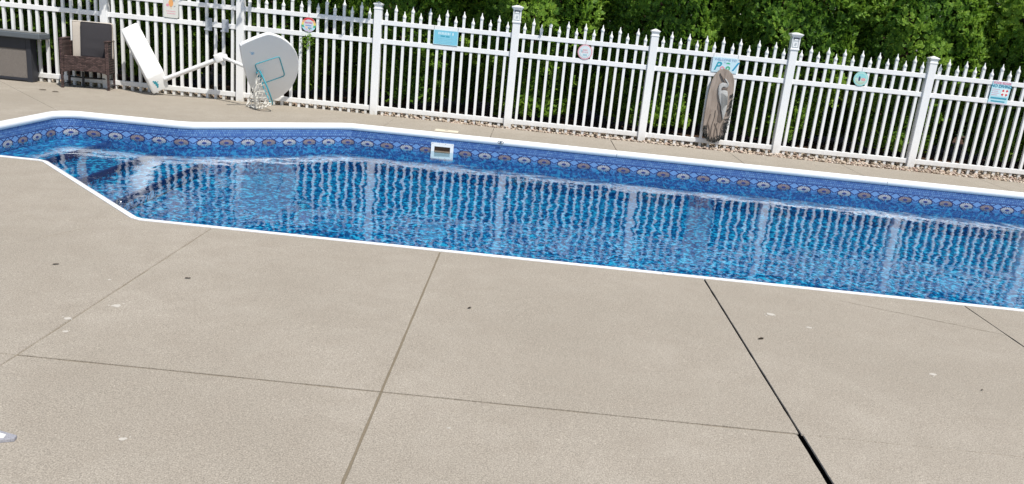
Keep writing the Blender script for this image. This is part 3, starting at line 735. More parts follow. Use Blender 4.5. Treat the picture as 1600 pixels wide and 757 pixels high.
# 2 grey plates
for x, lab in ((1.412, 'left one of two small grey plates hooked on the middle rail'), (1.632, 'right one of two small grey plates hooked on the middle rail')):
    t = empty('hook_plate', (x, SY, .98), 0, lab, 'bracket', 'grey plates on the middle rail')
    bm = bmesh.new(); box(bm, (-.043, -.006, -.082), (.043, .004, .082), .004); box(bm, (-.06, -.012, -.082), (.02, -.0062, -.06), .002); obj('plate', bm, GREYP, t)
    bm = bmesh.new(); box(bm, (-.03, -.004, .03), (-.018, .055, .036)); box(bm, (.018, -.004, .03), (.03, .055, .036)); obj('hook', bm, GREYP, t)
# 3 rainbow disc
t = sign('round_sign', 'round rainbow sign on the fence right of the backboard', 2.745, 1.100, circ(.094, 32), P((.70, .70, .68), 'disc_white'), 0)
def band(r, a0, a1, n=20): return [(r * math.cos(math.radians(a0 + (a1 - a0) * i / n)), r * math.sin(math.radians(a0 + (a1 - a0) * i / n))) for i in range(n + 1)]
def hslice(y0, y1, r):
    L = [(math.sqrt(max(0, r * r - (y0 + (y1 - y0) * i / 6) ** 2)), y0 + (y1 - y0) * i / 6) for i in range(7)]; return L + [(-x, y) for x, y in L[::-1]]
for y0, y1, m in ((.055, .0925, red), (.025, .0545, P((.80, .42, .22), 'peach_ink')), (-.005, .0245, yel), (-.035, -.0055, green), (-.065, -.0355, sky_), (-.0925, -.0655, lil)): decal(t, 'colour_band', hslice(y0, y1, .0935), m)
decal(t, 'pale_centre', circ(.066, 24), P((.58, .62, .68), 'pale_centre'), .0017)
multi(t, 'small_writing', [rect(-.05 + k * .017, .014, -.039 + k * .017, .036) for k in range(6)], P((.50, .14, .30), 'plum_ink'), .0024)
multi(t, 'blue_writing', [rect(-.04 + k * .016, -.02, -.03 + k * .016, -.004) for k in range(5)] + [rect(-.01, -.048, .04, -.036)], blue, .0024)
decal(t, 'orange_blob', circ(.018, 10, -.03, -.035), P((.78, .55, .42), 'apricot'), .0024)
# 4 teal rectangle
t = sign('rectangular_sign', 'light blue rectangular sign with white heading on the fence', 4.572, 1.105, rect(-.163, -.093, .163, .093), cyan, 0)
multi(t, 'frame_edge', [rect(-.163, -.093, -.155, .093), rect(.155, -.093, .163, .093), rect(-.155, .087, .155, .093), rect(-.155, -.093, .155, -.087)], P((.50, .74, .80), 'edge_pale'))
multi(t, 'heading', [rect(x, .036, x + w, .068) for x, w in ((-.102, .016), (-.078, .010), (-.060, .015), (-.038, .010), (-.020, .015), (.004, .010), (.022, .015), (.046, .010), (.084, .017))], P((.62, .80, .86), 'heading_white'))
multi(t, 'second_line', [rect(-.07, .012, -.012, .024), rect(.0, .008, .05, .021)], P((.03, .30, .40), 'deep_teal'))
multi(t, 'small_writing', [rect(-.105, -.012 - k * .02, .105 - (k % 2) * .03, -.006 - k * .02) for k in range(4)], P((.30, .60, .70), 'faint_writing'))
# 5 pink rimmed disc
t = sign('round_sign', 'round white sign with a pink rim on the fence, middle bay', 6.425, 1.098, circ(.096, 32), P((.72, .36, .42), 'rose_rim'), 0)
decal(t, 'white_face', circ(.083, 28), P((.68, .72, .74), 'disc_face')); decal(t, 'blue_ring', circ(.072, 28), P((.45, .64, .70), 'ring_blue'), .0017); decal(t, 'inner_face', circ(.066, 28), P((.66, .72, .74), 'inner_face'), .0023)
multi(t, 'letters', [rect(-.03, .015, .03, .035), rect(-.038, -.012, -.016, .006), rect(-.008, -.012, .012, .006), rect(.02, -.012, .04, .006)], P((.62, .42, .46), 'rose_ink'), .0029); multi(t, 'shell_shape', [circ(.012, 8, -.045, .01, 1.6), rect(-.025, -.05, .03, -.026)], P((.36, .52, .58), 'slate_blue'), .0029)
# 6 welcome / pool
t = sign('welcome_sign', 'pale blue WELCOME TO OUR Pool sign behind the top of the heron plaque', 8.280, 1.105, rect(-.168, -.097, .168, .097), P((.52, .70, .78), 'welcome_blue'), 0)
text(t, 'WELCOME TO', 0, .066, .042, P((.16, .26, .46), 'welcome_ink'), sx=1.05); text(t, 'our', 0, .035, .024, P((.25, .36, .5), 'our_ink'))
text(t, 'P', -.105, -.022, .150, tealk, shear=.35, bold=.003); text(t, 'o', -.030, -.035, .11, P((.72, .34, .40), 'coral'), bold=.004); text(t, 'o', .045, -.030, .11, green, bold=.004); text(t, 'l', .115, -.012, .15, P((.03, .30, .50), 'sea_ink'), shear=.6, bold=.005)
decal(t, 'umbrella', [(.01, .02), (.03, .036), (.055, .036), (.07, .02)], green, .0024)
# 7 aqua disc
t = sign('round_sign', 'round aqua sign with a dark spot and pink writing, second bay from the right', 10.080, 1.102, circ(.094, 32), P((.30, .62, .60), 'aqua_disc'), 0)
decal(t, 'pale_ring', circ(.080, 28), P((.52, .68, .62), 'pale_ring')); decal(t, 'sea_top', hslice(.012, .070, .072), P((.28, .62, .62), 'sea_top'), .0017); decal(t, 'dark_bottle', circ(.013, 10, -.018, .0, 2.6), navy, .0023); decal(t, 'pink_patch', circ(.028, 10, .034, -.006, .7), P((.72, .36, .36), 'salmon'), .0023); decal(t, 'sand', hslice(-.07, -.035, .071), P((.40, .62, .46), 'sand_green'), .0017)
multi(t, 'rim_writing', [circ(.006, 6, .062 * math.cos(a), .062 * math.sin(a)) for a in [math.radians(d) for d in range(200, 345, 18)]], P((.55, .42, .40), 'rim_ink'), .0025)
# 8 pool rules
t = sign('pool_rules_sign', 'upright POOL RULES NO DIVING sign with a red life ring at the right', 11.920, 1.098, rect(-.125, -.150, .125, .145), P((.42, .70, .78), 'rules_blue'), .02)
decal(t, 'pale_panel', rect(-.118, -.05, .118, .06), P((.55, .76, .82), 'rules_pale'))
multi(t, 'pink_edges', [rect(-.12, .108, .12, .143), rect(-.12, -.148, .12, -.132)], P((.66, .56, .64), 'rules_pink'))
text(t, 'POOL RULES', 0, .124, .040, P((.62, .16, .26), 'rules_red'), .0022); text(t, 'NO DIVING', 0, .082, .052, P((.02, .22, .34), 'rules_navy'), .0022, bold=.001)
bm = bmesh.new()
for k in range(8):
    a0, a1 = math.radians(k * 45 - 20), math.radians(k * 45 + 20)
    pl = [(.048 * math.cos(a0 + (a1 - a0) * i / 4), .048 * math.sin(a0 + (a1 - a0) * i / 4)) for i in range(5)] + [(.022 * math.cos(a1 - (a1 - a0) * i / 4), .022 * math.sin(a1 - (a1 - a0) * i / 4)) for i in range(5)]
    if k % 2: prism(bm, [(x + .06, y + .005) for x, y in pl], .0006, Matrix.Translation((0, -.0022, 0)) @ Matrix.Rotation(math.pi / 2, 4, 'X'))
obj('life_ring_red', bm, red, t)
rg_ = [(.048 * math.cos(a), .048 * math.sin(a)) for a in [2 * math.pi * i / 24 for i in range(24)]]
decal(t, 'life_ring_white', [(x + .06, y + .005) for x, y in rg_], white, .0016)
multi(t, 'rules_writing', [rect(-.11, .036 - k * .024, -.01 - (k % 2) * .02, .044 - k * .024) for k in range(4)], P((.62, .40, .50), 'mauve_ink'), .0022)
multi(t, 'closing_writing', [rect(-.105, -.080, .105, -.062), rect(-.09, -.118, .09, -.106)], P((.03, .30, .42), 'closing_ink'), .0022)

# ------------------------------------------------------------------ heron plaque leaning on the fence
B0 = atY(1112, 223, 11.035); B0.z = max(B0.z, .012)
A0 = atY(1131, 107, 11.05)
up = (A0 - B0).normalized(); nrm = Vector((0, -1, 0)); rt = nrm.cross(up) * -1; rt = up.cross(nrm) * -1 if rt.x < 0 else rt
rt = Vector((rt.x, rt.y, rt.z)).normalized(); rt = rt if rt.x > 0 else -rt; nn = rt.cross(up)
if nn.y > 0: nn = -nn
PLM = Matrix(((rt.x, up.x, nn.x, 0), (rt.y, up.y, nn.y, 0), (rt.z, up.z, nn.z, 0), (0, 0, 0, 1)))
plq = empty('heron_plaque', (B0.x, B0.y - .035, B0.z), 0, 'tall weathered wooden plaque with a carved grey heron leaning on the fence', 'plaque')
Rm = PLM
Hh = (A0 - B0).length
def pz(px, py):   # photo outline to plaque coordinates (x right, y up), once, in metres
    d = atP(px, py, B0, nn) - B0; return (d.dot(rt), d.dot(up))
zo = lambda x, y: pz(1080 + x / 4.453, 70 + y / 4.453)
outl = [zo(*p) for p in ((150, 676), (118, 662), (90, 625), (78, 585), (88, 500), (104, 400), (120, 320), (140, 250), (165, 205), (192, 178), (225, 166), (258, 176), (285, 205), (297, 250), (294, 310), (283, 390), (268, 470), (252, 545), (232, 610), (205, 650), (180, 670))]
outl = outl[::-1]
bm = bmesh.new(); prism(bm, outl, .03, Rm, .006); obj('board', bm, WOOD, plq)
def relief(name, pts, mat, h=.012, z0=0.0, bev=.005):
    bm = bmesh.new(); p = [zo(*q) for q in pts]
    a = sum(p[i][0] * p[(i + 1) % len(p)][1] - p[(i + 1) % len(p)][0] * p[i][1] for i in range(len(p)))
    if a < 0: p = p[::-1]
    prism(bm, p, h + .002, Rm @ Matrix.Translation((0, 0, h + z0)), bev); return obj(name, bm, mat, plq, 50)
relief('heron_body', [(192, 275), (215, 262), (240, 268), (252, 290), (240, 300), (220, 292), (206, 300), (204, 318), (225, 312), (246, 322), (250, 360), (246, 410), (236, 460), (222, 500), (214, 522), (208, 480), (203, 430), (192, 395), (183, 340), (184, 300)], HERON, .02)
relief('heron_neck', [(252, 290), (256, 268), (240, 240), (226, 232), (232, 246), (243, 262), (243, 285)], HERON, .022, .0, .003)
relief('heron_beak', [(228, 270), (212, 235), (197, 196), (206, 212), (225, 236), (240, 262)], HDARK, .016, 0, .003)
relief('heron_dark_carving', [(184, 395), (200, 430), (206, 480), (214, 525), (200, 540), (176, 530), (186, 470), (178, 430)], HDARK, .006, 0, .002)  # low carving in a darker tone beside the body
relief('neck_hollow', [(208, 300), (240, 296), (250, 302), (240, 312), (208, 316)], HDARK, .0215, 0, .002)
for k in range(5):
    x = 206 + k * 9; relief('wing_feather', [(x, 335 + k * 6), (x + 6, 332 + k * 5), (x + 4, 430 - k * 4), (x - 3, 470 - k * 14), (x - 2, 400)], P((.24, .24, .23), 'feather_grey'), .025, 0, .002)
bm = bmesh.new()
for pts in (((100, 620), (112, 540), (132, 480)), ((128, 640), (140, 560), (160, 500), (166, 455)), ((152, 650), (160, 590), (178, 540)), ((180, 640), (176, 590), (160, 545)), ((120, 650), (124, 590), (112, 540)), ((196, 620), (206, 570), (224, 530))):
    q = [zo(*p) for p in pts]; tube(bm, [Rm @ Vector((x, y, .004)) for x, y in q], .006, 5)
obj('carved_reeds', bm, HDARK, plq)
bm = bmesh.new(); rr = random.Random(4)
edge = [zo(*p) for p in ((85, 560), (84, 600), (98, 640), (120, 664), (150, 676), (180, 668), (208, 645), (232, 605), (250, 545), (264, 480), (276, 400), (284, 345))]
for k in range(150):
    s = rr.random() * (len(edge) - 1); i = int(s); f_ = s - i; a = Vector(edge[i]).lerp(Vector(edge[min(i + 1, len(edge) - 1)]), f_); inw = (Vector(((zo(165, 520))[0], (zo(165, 520))[1])) - a).normalized()
    p0 = a - inw * .012; p1 = a + inw * rr.uniform(.01, .055) * (1 if 1 < i < 10 else .6) + Vector((rr.uniform(-.03, .03), rr.uniform(-.03, .03)))
    mid = (p0 + p1) / 2 + Vector((rr.uniform(-.02, .02), rr.uniform(-.02, .02)))
    tube(bm, [Rm @ Vector((p0.x, p0.y, rr.uniform(.0, .01))), Rm @ Vector((mid.x, mid.y, rr.uniform(.006, .02))), Rm @ Vector((p1.x, p1.y, rr.uniform(.003, .012)))], .0032, 4)
obj('black_netting', bm, NETD, plq)

# ------------------------------------------------------------------ tipped pool basketball hoop
hoop = empty('basketball_hoop', (1.2, 10.8, 0), 0, 'white portable poolside basketball hoop tipped over against the fence, net on the deck', 'basketball hoop')
HO = Vector((1.2, 10.8, 0))
def hx(bm): bmesh.ops.translate(bm, verts=bm.verts, vec=-HO)
A = atY(229, 123.6, 10.70); G = atY(239, 149.4, 10.80); G.z = max(G.z, .0); Bw = atY(255.6, 110.8, 10.82); C = atY(187.5, 45.5, 10.80)
Wv = Bw - A; Tv = G - A; Lv = C - A
bm = bmesh.new(); vs = []
for l in (0, 1):
    for w_ in (0, 1):
        for t_ in (0, 1):
            vs.append(bm.verts.new(A + Lv * l + Wv * w_ * (1 if l == 0 else .98) + Tv * t_ * (1 if l == 0 else .62)))
idx = lambda l, w_, t_: vs[l * 4 + w_ * 2 + t_]
for f in ((idx(0, 0, 0), idx(0, 1, 0), idx(0, 1, 1), idx(0, 0, 1)), (idx(1, 0, 0), idx(1, 1, 0), idx(1, 1, 1), idx(1, 0, 1)), (idx(0, 0, 0), idx(0, 1, 0), idx(1, 1, 0), idx(1, 0, 0)), (idx(0, 0, 1), idx(0, 1, 1), idx(1, 1, 1), idx(1, 0, 1)), (idx(0, 0, 0), idx(0, 0, 1), idx(1, 0, 1), idx(1, 0, 0)), (idx(0, 1, 0), idx(0, 1, 1), idx(1, 1, 1), idx(1, 1, 0))): bm.faces.new(f)
bmesh.ops.recalc_face_normals(bm, faces=bm.faces); bmesh.ops.bevel(bm, geom=list(bm.edges), offset=.022, segments=3, profile=.5, affect='EDGES'); hx(bm)
base = obj('base_tank', bm, PLAST, hoop, 50)
# teal emblem on the end face
eo = A + Wv * .38 + Tv * .52; en = Wv.cross(Tv).normalized(); en = en if en.y < 0 else -en; ew = Wv.normalized(); et = -(Tv - ew * Tv.dot(ew)).normalized()
EM = Matrix(((ew.x, et.x, en.x, eo.x - HO.x), (ew.y, et.y, en.y, eo.y - HO.y), (ew.z, et.z, en.z, eo.z - HO.z), (0, 0, 0, 1))) @ Matrix.Translation((0, 0, .002))
bm = bmesh.new(); prism(bm, [(-.03, .055), (-.012, .062), (.0, .045), (.018, .048), (.012, .030), (.026, .018), (.016, .0), (.030, -.008), (.018, -.025), (.010, -.045), (-.006, -.056), (-.014, -.040), (-.004, -.025), (-.016, -.010), (-.010, .010), (-.026, .02), (-.018, .035)], .0015, EM)
prism(bm, circ(.006, 6, .034, .026), .0015, EM); obj('emblem', bm, TEAL, base)
J = atY(343, 92, 10.82); P0 = atY(258, 124, 10.86)
bm = bmesh.new(); tube(bm, [P0, P0.lerp(J, .5), J + (J - P0).normalized() * .04], .030, 16); hx(bm); obj('pole', bm, PLAST, hoop, 60)
bd_n = Vector((.22, -.76, -.60)).normalized(); PB = atY(421, 160, 10.93)
_v = ray(414, 120).normalized(); _e = ray(445.0, 119.5) - ray(411.8, 130.6); _e = (_e - _v * _e.dot(_v)).normalized(); _e = (_e + _v * .10).normalized(); bd_n = (bd_n - _e * bd_n.dot(_e)).normalized()
bp = lambda x, y: atP(360 + x / 5.41, 40 + y / 5.41, PB, bd_n)
J2 = bp(170, 400) - bd_n * .10; J3 = atY(349, 90, 10.80)
bm = bmesh.new(); tube(bm, [J3, J3.lerp(J2, .5), J2], .023, 14); hx(bm); obj('board_arm', bm, PLAST, hoop, 60)
# clamp with ribs
cd = (J - P0).normalized(); cu_ = Vector((0, 0, 1)); cu_ = (cu_ - cd * cu_.dot(cd)).normalized(); cw = cd.cross(cu_)
CM = Matrix(((cd.x, cw.x, cu_.x, J.x - HO.x), (cd.y, cw.y, cu_.y, J.y - HO.y), (cd.z, cw.z, cu_.z, J.z - HO.z), (0, 0, 0, 1)))
bm = bmesh.new(); box(bm, (-.045, -.05, -.045), (.055, .05, .055), .01, CM)
for k in range(4):
    for s in range(3): box(bm, (-.045 + k * .026, -.040 + s * .03, .053), (-.028 + k * .026, -.018 + s * .03, .066), .002, CM, 1)
tube(bm, [CM @ Vector((.055, -.01, .005)), CM @ Vector((.10, -.01, .005))], .028, 12); tube(bm, [CM @ Vector((.01, -.01, -.045)), CM @ Vector((.02, -.01, -.10))], [.03, .02], 12)
obj('clamp', bm, PLAST, hoop, 40)
bw = (bp(460, 430) - bp(280, 490)).normalized()
bu = bw                       # board's own up axis (points right in the photo)
bh = bd_n.cross(bu).normalized(); bh = bh if bh.z < 0 else -bh
O = (bp(205, 330) + bp(280, 490)) / 2
BM = Matrix(((bh.x, bu.x, bd_n.x, O.x - HO.x), (bh.y, bu.y, bd_n.y, O.y - HO.y), (bh.z, bu.z, bd_n.z, O.z - HO.z), (0, 0, 0, 1)))
if BM.to_3x3().determinant() < 0: bh = -bh; BM = Matrix(((bh.x, bu.x, bd_n.x, O.x - HO.x), (bh.y, bu.y, bd_n.y, O.y - HO.y), (bh.z, bu.z, bd_n.z, O.z - HO.z), (0, 0, 0, 1)))
BI = BM.inverted()
def bl(x, y): p = BI @ (bp(x, y) - HO); return (p.x, p.y)
def ccw(p):
    a = sum(p[i][0] * p[(i + 1) % len(p)][1] - p[(i + 1) % len(p)][0] * p[i][1] for i in range(len(p))); return p if a > 0 else p[::-1]
def catmull(P, k=4):
    r = []; n = len(P)
    for i in range(n):
        a, b, c, d = [Vector(P[(i + j) % n]) for j in (-1, 0, 1, 2)]
        for j in range(k):
            t = j / k; v = .5 * ((2 * b) + (c - a) * t + (2 * a - 5 * b + 4 * c - d) * t * t + (3 * b - a - 3 * c + d) * t ** 3); r.append((v.x, v.y))
    return r
ol = ccw([bl(*p) for p in ((84, 190), (95, 168), (118, 152), (210, 112), (300, 80), (330, 76), (362, 82), (430, 106), (495, 150), (545, 205), (572, 270), (580, 330), (570, 410), (540, 485), (500, 545), (440, 595), (380, 628), (320, 645), (265, 640), (225, 610), (185, 550), (150, 470), (122, 385), (100, 290))])
ol = catmull(ol, 2)
bm = bmesh.new(); prism(bm, ol, .045, BM, .010); board = obj('backboard', bm, BOARD, hoop)
tgt = [bl(*p) for p in ((205, 330), (412, 262), (460, 425), (270, 492))]
def roundrect(c, r=.02):
    o = []; n = len(c)
    for i in range(n):
        p = Vector(c[i]); a = (Vector(c[i - 1]) - p).normalized() * r; b = (Vector(c[(i + 1) % n]) - p).normalized() * r
        for j in range(5): t = j / 4; o.append(p + a * (1 - t) ** 2 + b * t ** 2)
    return o
bm = bmesh.new(); tube(bm, [BM @ Vector((p.x, p.y, .001)) for p in roundrect(tgt, .035)], .0075, 6, closed=True); obj('target_square', bm, TEAL, board, 60)
bm = bmesh.new(); c0 = Vector(bl(187, 237))
for k in range(7):
    a = k * .9; q = c0 + Vector((math.cos(a), math.sin(a))) * .018; prism(bm, [(q.x + x, q.y + y) for x, y in circ(.006, 6)], .001, BM @ Matrix.Translation((0, 0, .0015)))
prism(bm, [(c0.x + x, c0.y + y) for x, y in circ(.009, 6)], .001, BM @ Matrix.Translation((0, 0, .0016))); prism(bm, ccw([(c0.x - .04, c0.y - .03), (c0.x - .03, c0.y - .028), (c0.x - .022, c0.y - .008)]), .001, BM @ Matrix.Translation((0, 0, .0015)))
obj('star_emblem', bm, P((.10, .36, .62), 'emblem_blue'), board)
# bracket, rim, net
RR = .225; off = .05
rc = Vector((0, -.01, off + RR))
bm = bmesh.new(); box(bm, (-.05, -.035, .001), (.05, .03, .03), .004, BM); box(bm, (-.045, -.02, .025), (.045, .012, off + .02), .004, BM); obj('rim_bracket', bm, TEALD, hoop)
bm = bmesh.new(); rimp = [BM @ (rc + Vector((math.sin(a) * RR, 0, -math.cos(a) * RR))) for a in [2 * math.pi * i / 36 for i in range(36)]]
low = min(p.z for p in rimp)
tube(bm, rimp, .009, 8, closed=True); obj('rim', bm, TEAL, hoop, 60)
print('rim low', low, 'O', O, 'bh', bh, 'bu', bu)
# net: a tapering mesh tube from the rim along -bu, collapsing on the deck
bm = bmesh.new(); NS, NL = 14, 9; rings = []
ground_c = atY(404, 162, 10.72) - HO
rn = random.Random(9)
for l in range(NL):
    s = l / (NL - 1); row = []
    for j in range(NS):
        a = 2 * math.pi * (j + .5 * (l % 2)) / NS
        r_ = RR * (1 - .5 * s)
        p = BM @ (rc + Vector((math.sin(a) * r_, -.40 * s, -math.cos(a) * r_)))
        # sag towards the deck and the heap
        p = p.lerp(Vector((ground_c.x - .10 + .30 * (j / NS), ground_c.y + rn.uniform(-.05, .05), .0)), min(1, s ** 1.1) * .78)
        p.z -= .16 * s; p.z = max(p.z, .006 + rn.random() * .012); p.x += rn.uniform(-.014, .014) * s; row.append(p)
    rings.append(row)
for l in range(NL - 1):
    for j in range(NS):
        for j2 in (j, j + 1 if l % 2 else j - 1):
            a, b = rings[l][j], rings[l + 1][j2 % NS]; mdd = (a + b) / 2 + Vector((rn.uniform(-.008, .008), rn.uniform(-.008, .008), rn.uniform(-.004, .006))); mdd.z = max(mdd.z, .005)
            tube(bm, [a, mdd, b], .0052, 4, caps=False)
obj('net', bm, NET, hoop)

# ------------------------------------------------------------------ wicker chair with cushions
FL = Vector((-.41, 10.68)); FR = Vector((.175, 10.80))
ax_ = (FR - FL); wch = ax_.length; ang = math.atan2(ax_.y, ax_.x)
chair = empty('wicker_armchair', ((FL.x + FR.x) / 2 - .03, (FL.y + FR.y) / 2 + .147, 0), ang + .0, 'dark brown wicker armchair without seat cushion in place, against the fence', 'chair')
hw = wch / 2; hd = .15
def cp_(name, parts, mat, bev=.006, ang=None):
    bm = bmesh.new()
    for a, b in parts: box(bm, a, b, bev)
    return obj(name, bm, mat, chair, ang)
for sx in (-1, 1):
    for sy in (-1, 1):
        x = sx * (hw - .016); y = sy * (hd - .016); bm = bmesh.new(); box(bm, (x - .014, y - .014, 0), (x + .014, y + .014, .235), .003); obj('leg', bm, WICK, chair)
    s0, s1 = sorted((sx * hw, sx * (hw - .045)))
    cp_('arm_panel', [((s0, -hd, .205), (s1, hd, .625))], WICK, .008); cp_('armrest', [((s0 - .006, -hd - .006, .625), (s1 + .006, hd + .006, .645))], WICK, .008)
    bm = bmesh.new(); tube(bm, [(sx * (hw - .016), -hd + .02, .05), (sx * (hw - .016), hd - .02, .05)], .009, 6); obj('side_stretcher', bm, DARKM, chair)
cp_('front_apron', [((-hw + .047, -hd + .002, .235), (hw - .047, -hd + .032, .425))], WICK)
bm = bmesh.new(); k = 10
pts = [(-hw + .047, .236)] + [(-hw + .047 + (2 * hw - .094) * i / k, .215 + .03 * math.sin(math.pi * i / k)) for i in range(k + 1)] + [(hw - .047, .236)]
prism(bm, [(x, y) for x, y in pts], .03, Matrix.Translation((0, -hd + .003, 0)) @ Matrix.Rotation(math.pi / 2, 4, 'X')); obj('arched_skirt', bm, WICK, chair)
cp_('seat', [((-hw + .047, -hd + .034, .37), (hw - .047, hd - .03, .405))], WICK)
cp_('backrest', [((-hw + .02, hd - .03, .22), (hw - .02, hd, .60))], WICK)
bm = bmesh.new(); tube(bm, [(-hw + .02, hd - .016, .12), (hw - .02, hd - .016, .12)], .010, 6); tube(bm, [(-.10, hd - .05, .20), (-.10, hd - .05, .0)], .016, 6); obj('rear_stretcher', bm, DARKM, chair)
def cushion(name, lab, loc, size, rot, mat, wr=.0):
    t = empty(name, loc, 0, lab, 'cushion', 'cushions stood in the wicker chair'); t.rotation_euler = rot
    bm = bmesh.new(); box(bm, (-size[0] / 2, -size[1] / 2, 0), (size[0] / 2, size[1] / 2, size[2]), .022, seg=4)
    bmesh.ops.subdivide_edges(bm, edges=[e for e in bm.edges if e.calc_length() > .15], cuts=9, use_grid_fill=True)
    for v in bm.verts:
        fx_ = 1 - (2 * abs(v.co.x) / size[0]) ** 3; fz = 1 - (2 * abs(v.co.z / size[2] - .5)) ** 3
        v.co.y *= .82 + .3 * max(0, fx_) * max(0, fz)
        if wr and v.co.y < 0: v.co.y += wr * math.sin(v.co.z * 42 + v.co.x * 5 + 2 * noise.noise(v.co * 6)) * max(0, 1 - v.co.z / size[2] * 1.3) * max(0, fx_)
    o = obj('cushion_cover', bm, mat, t, 60)
    bm = bmesh.new(); w2, h2 = size[0] / 2 - .012, size[2]
    tube(bm, [(-w2, -size[1] / 2 + .006, .012), (w2, -size[1] / 2 + .006, .012), (w2, -size[1] / 2 + .006, h2 - .012), (-w2, -size[1] / 2 + .006, h2 - .012)], .004, 5, closed=True); obj('piping', bm, mat, t, 60)
    return t
cl = Vector((chair.location.x, chair.location.y, 0)); rx = Vector((math.cos(ang), math.sin(ang), 0)); ry = Vector((-math.sin(ang), math.cos(ang), 0))
cushion('beige_cushion', 'beige cushion standing upright behind the charcoal one in the chair', cl + rx * .055 + ry * .05 + Vector((0, 0, .395)), (.50, .07, .475), (math.radians(-3), 0, ang), BEIGE)
cushion('charcoal_cushion', 'charcoal grey wrinkled cushion standing in front of the beige one', cl + rx * .112 + ry * -.005 + Vector((0, 0, .41)), (.385, .06, .455), (math.radians(-3), math.radians(.5), ang), CHAR, .006)

# ------------------------------------------------------------------ lidded box at the far left
bx = empty('deck_box', (-1.6, 10.9, 0), 0, 'dark lidded deck box with a taupe mesh front panel at the left edge', 'deck box')
def bb(name, parts, mat, bev=.005):
    bm = bmesh.new()
    for a, b in parts: box(bm, a, b, bev)
    return obj(name, bm, mat, bx)
X0, X1 = -.75, .69; yf, yb = -.02, .13
fr_ = bb('frame', [((X1 - .065, yf, .0), (X1, yf + .05, .575)), ((X0, yf, .0), (X0 + .065, yf + .05, .575)), ((X0 + .066, yf + .002, .012), (X1 - .066, yf + .048, .048)), ((X0 + .066, yf + .001, .43), (X1 - .066, yf + .049, .574))], DARKM)
bb('mesh_panel', [((X0 + .066, yf + .012, .05), (X1 - .066, yf + .03, .428))], SLING, .002)
bb('side_panel', [((X1 - .03, yf + .052, .01), (X1 - .006, yb, .57))], DARKM); bb('side_panel', [((X0 + .006, yf + .052, .01), (X0 + .03, yb, .57))], DARKM); bb('rear_panel', [((X0 + .031, yb - .02, .01), (X1 - .031, yb, .57))], DARKM)
lid = bb('lid', [((X0 - .1, yf - .07, .577), (X1 + .17, yb + .03, .650))], SLATE, .012)
bm = bmesh.new(); box(bm, (X0 - .08, yf - .05, .651), (X1 + .14, yb + .01, .660), .004); o = obj('lid_top', bm, P((.20, .205, .20), 'pale_lid')); o.parent = lid
bm = bmesh.new(); box(bm, (-.02, yf - .006, .022), (.02, yf - .0005, .036), .002); o = obj('latch', bm, SLATE); o.parent = fr_

# ------------------------------------------------------------------ small things lying on the deck
def blob(r0, n, rn, sx=1): return [(r0 * sx * math.cos(2 * math.pi * i / n) * rn.uniform(.55, 1.1), r0 * math.sin(2 * math.pi * i / n) * rn.uniform(.5, 1.1)) for i in range(n)]
rn = random.Random(21)
SP_ = [(3.92, 3.57, .022, 'largest pale dropping, right of the diagonal joint at the left'), (3.80, 3.37, .017, 'pale dropping beside the diagonal joint at the left'), (3.87, 3.23, .012, 'thin pale dropping just below the one on the diagonal joint'),
       (4.52, 2.43, .013, 'faint round pale dropping low in the front left slab'), (7.26, 4.40, .026, 'pale dropping near the pool right of the black joint'), (7.43, 4.24, .015, 'small pale dropping in the right slab, second from the black joint'),
       (7.88, 3.74, .018, 'pale dropping in the middle of the right slab'), (5.60, 2.73, .006, 'tiny white fleck in the front middle slab'), (3.72, 3.90, .009, 'small pale dropping left of the diagonal joint, highest one')]
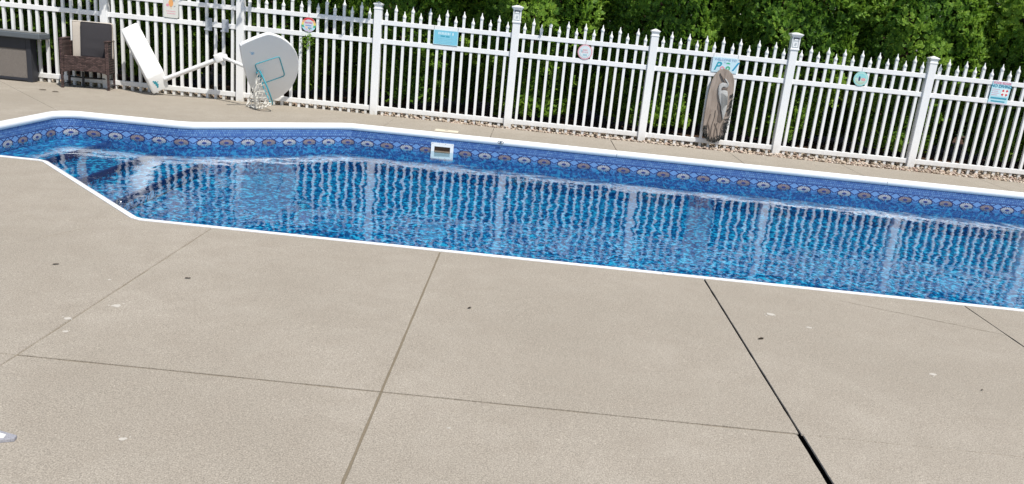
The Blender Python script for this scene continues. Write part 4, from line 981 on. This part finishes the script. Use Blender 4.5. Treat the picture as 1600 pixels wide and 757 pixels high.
for x, y, r_, lab in SP_:
    bm = bmesh.new(); prism(bm, blob(r_, 11, rn, 1.2), .0012, Matrix.Translation((x, y, .0015)))
    for k in range(3): prism(bm, blob(r_ * .25, 6, rn), .0010, Matrix.Translation((x + rn.uniform(-2, 2) * r_, y + rn.uniform(-1.5, 1.5) * r_, .0013)))
    o = obj('bird_dropping', bm, DROP); tag(o, lab, 'dropping', 'pale droppings on the concrete')
LV = [(3.36, 4.04, .013, 'dark leaf scrap near the left edge of the deck'), (4.07, 4.03, .012, 'dark leaf scrap on the slab below the pool corner'), (5.57, 4.01, .011, 'dark leaf scrap on the middle slab near the pool'), (7.10, 3.99, .016, 'dark leaf scrap right of the black joint'),
      (-.42, 10.28, .035, 'left one of two leaf scraps in front of the chair'), (-.22, 10.22, .030, 'right one of two leaf scraps in front of the chair'), (8.05, 3.60, .006, 'tiny dark speck in the right slab')]
for x, y, r_, lab in LV:
    n = 6; bm = bmesh.new(); a = rn.uniform(0, 3); c = [bm.verts.new((0, 0, .006))]; ed = []
    for i in range(10):
        t_ = 2 * math.pi * i / 10; px = r_ * 1.3 * math.cos(t_); py = r_ * .6 * math.sin(t_) * rn.uniform(.7, 1.2); ed.append(bm.verts.new((px * math.cos(a * .3) - py * math.sin(a * .3), px * math.sin(a * .3) + py * math.cos(a * .3), .002 + .35 * abs(py) + rn.random() * .003)))
    for i in range(10): bm.faces.new((c[0], ed[i], ed[(i + 1) % 10]))
    bmesh.ops.solidify(bm, geom=bm.faces[:], thickness=.0008); bmesh.ops.translate(bm, verts=bm.verts, vec=(x, y, .001))
    o = obj('leaf_scrap', bm, DLEAF); tag(o, lab, 'leaf', 'dead leaf scraps on the deck')
# corner of a white lid at the lower left
pl = empty('skimmer_cover', (4.06, 2.36, 0), 0, 'corner of a white flat plate with speckled grey edge, lower left', 'cover')
c = [(.14, -.01), (.135, .012), (-.10, .075), (-.25, .02), (-.22, -.10), (.0, -.07)]
bm = bmesh.new(); prism(bm, ccw(c), .012, Matrix.Translation((0, 0, .013)), .003); obj('cover_rim', bm, basic('speckled_grey', (.30, .30, .33), .8, .2, .6, 220), pl)
bm = bmesh.new(); prism(bm, ccw([(x * .86 - .012, y * .8 - .006) for x, y in c]), .003, Matrix.Translation((0, 0, .0165)), .001); obj('cover_face', bm, PLAST, pl)
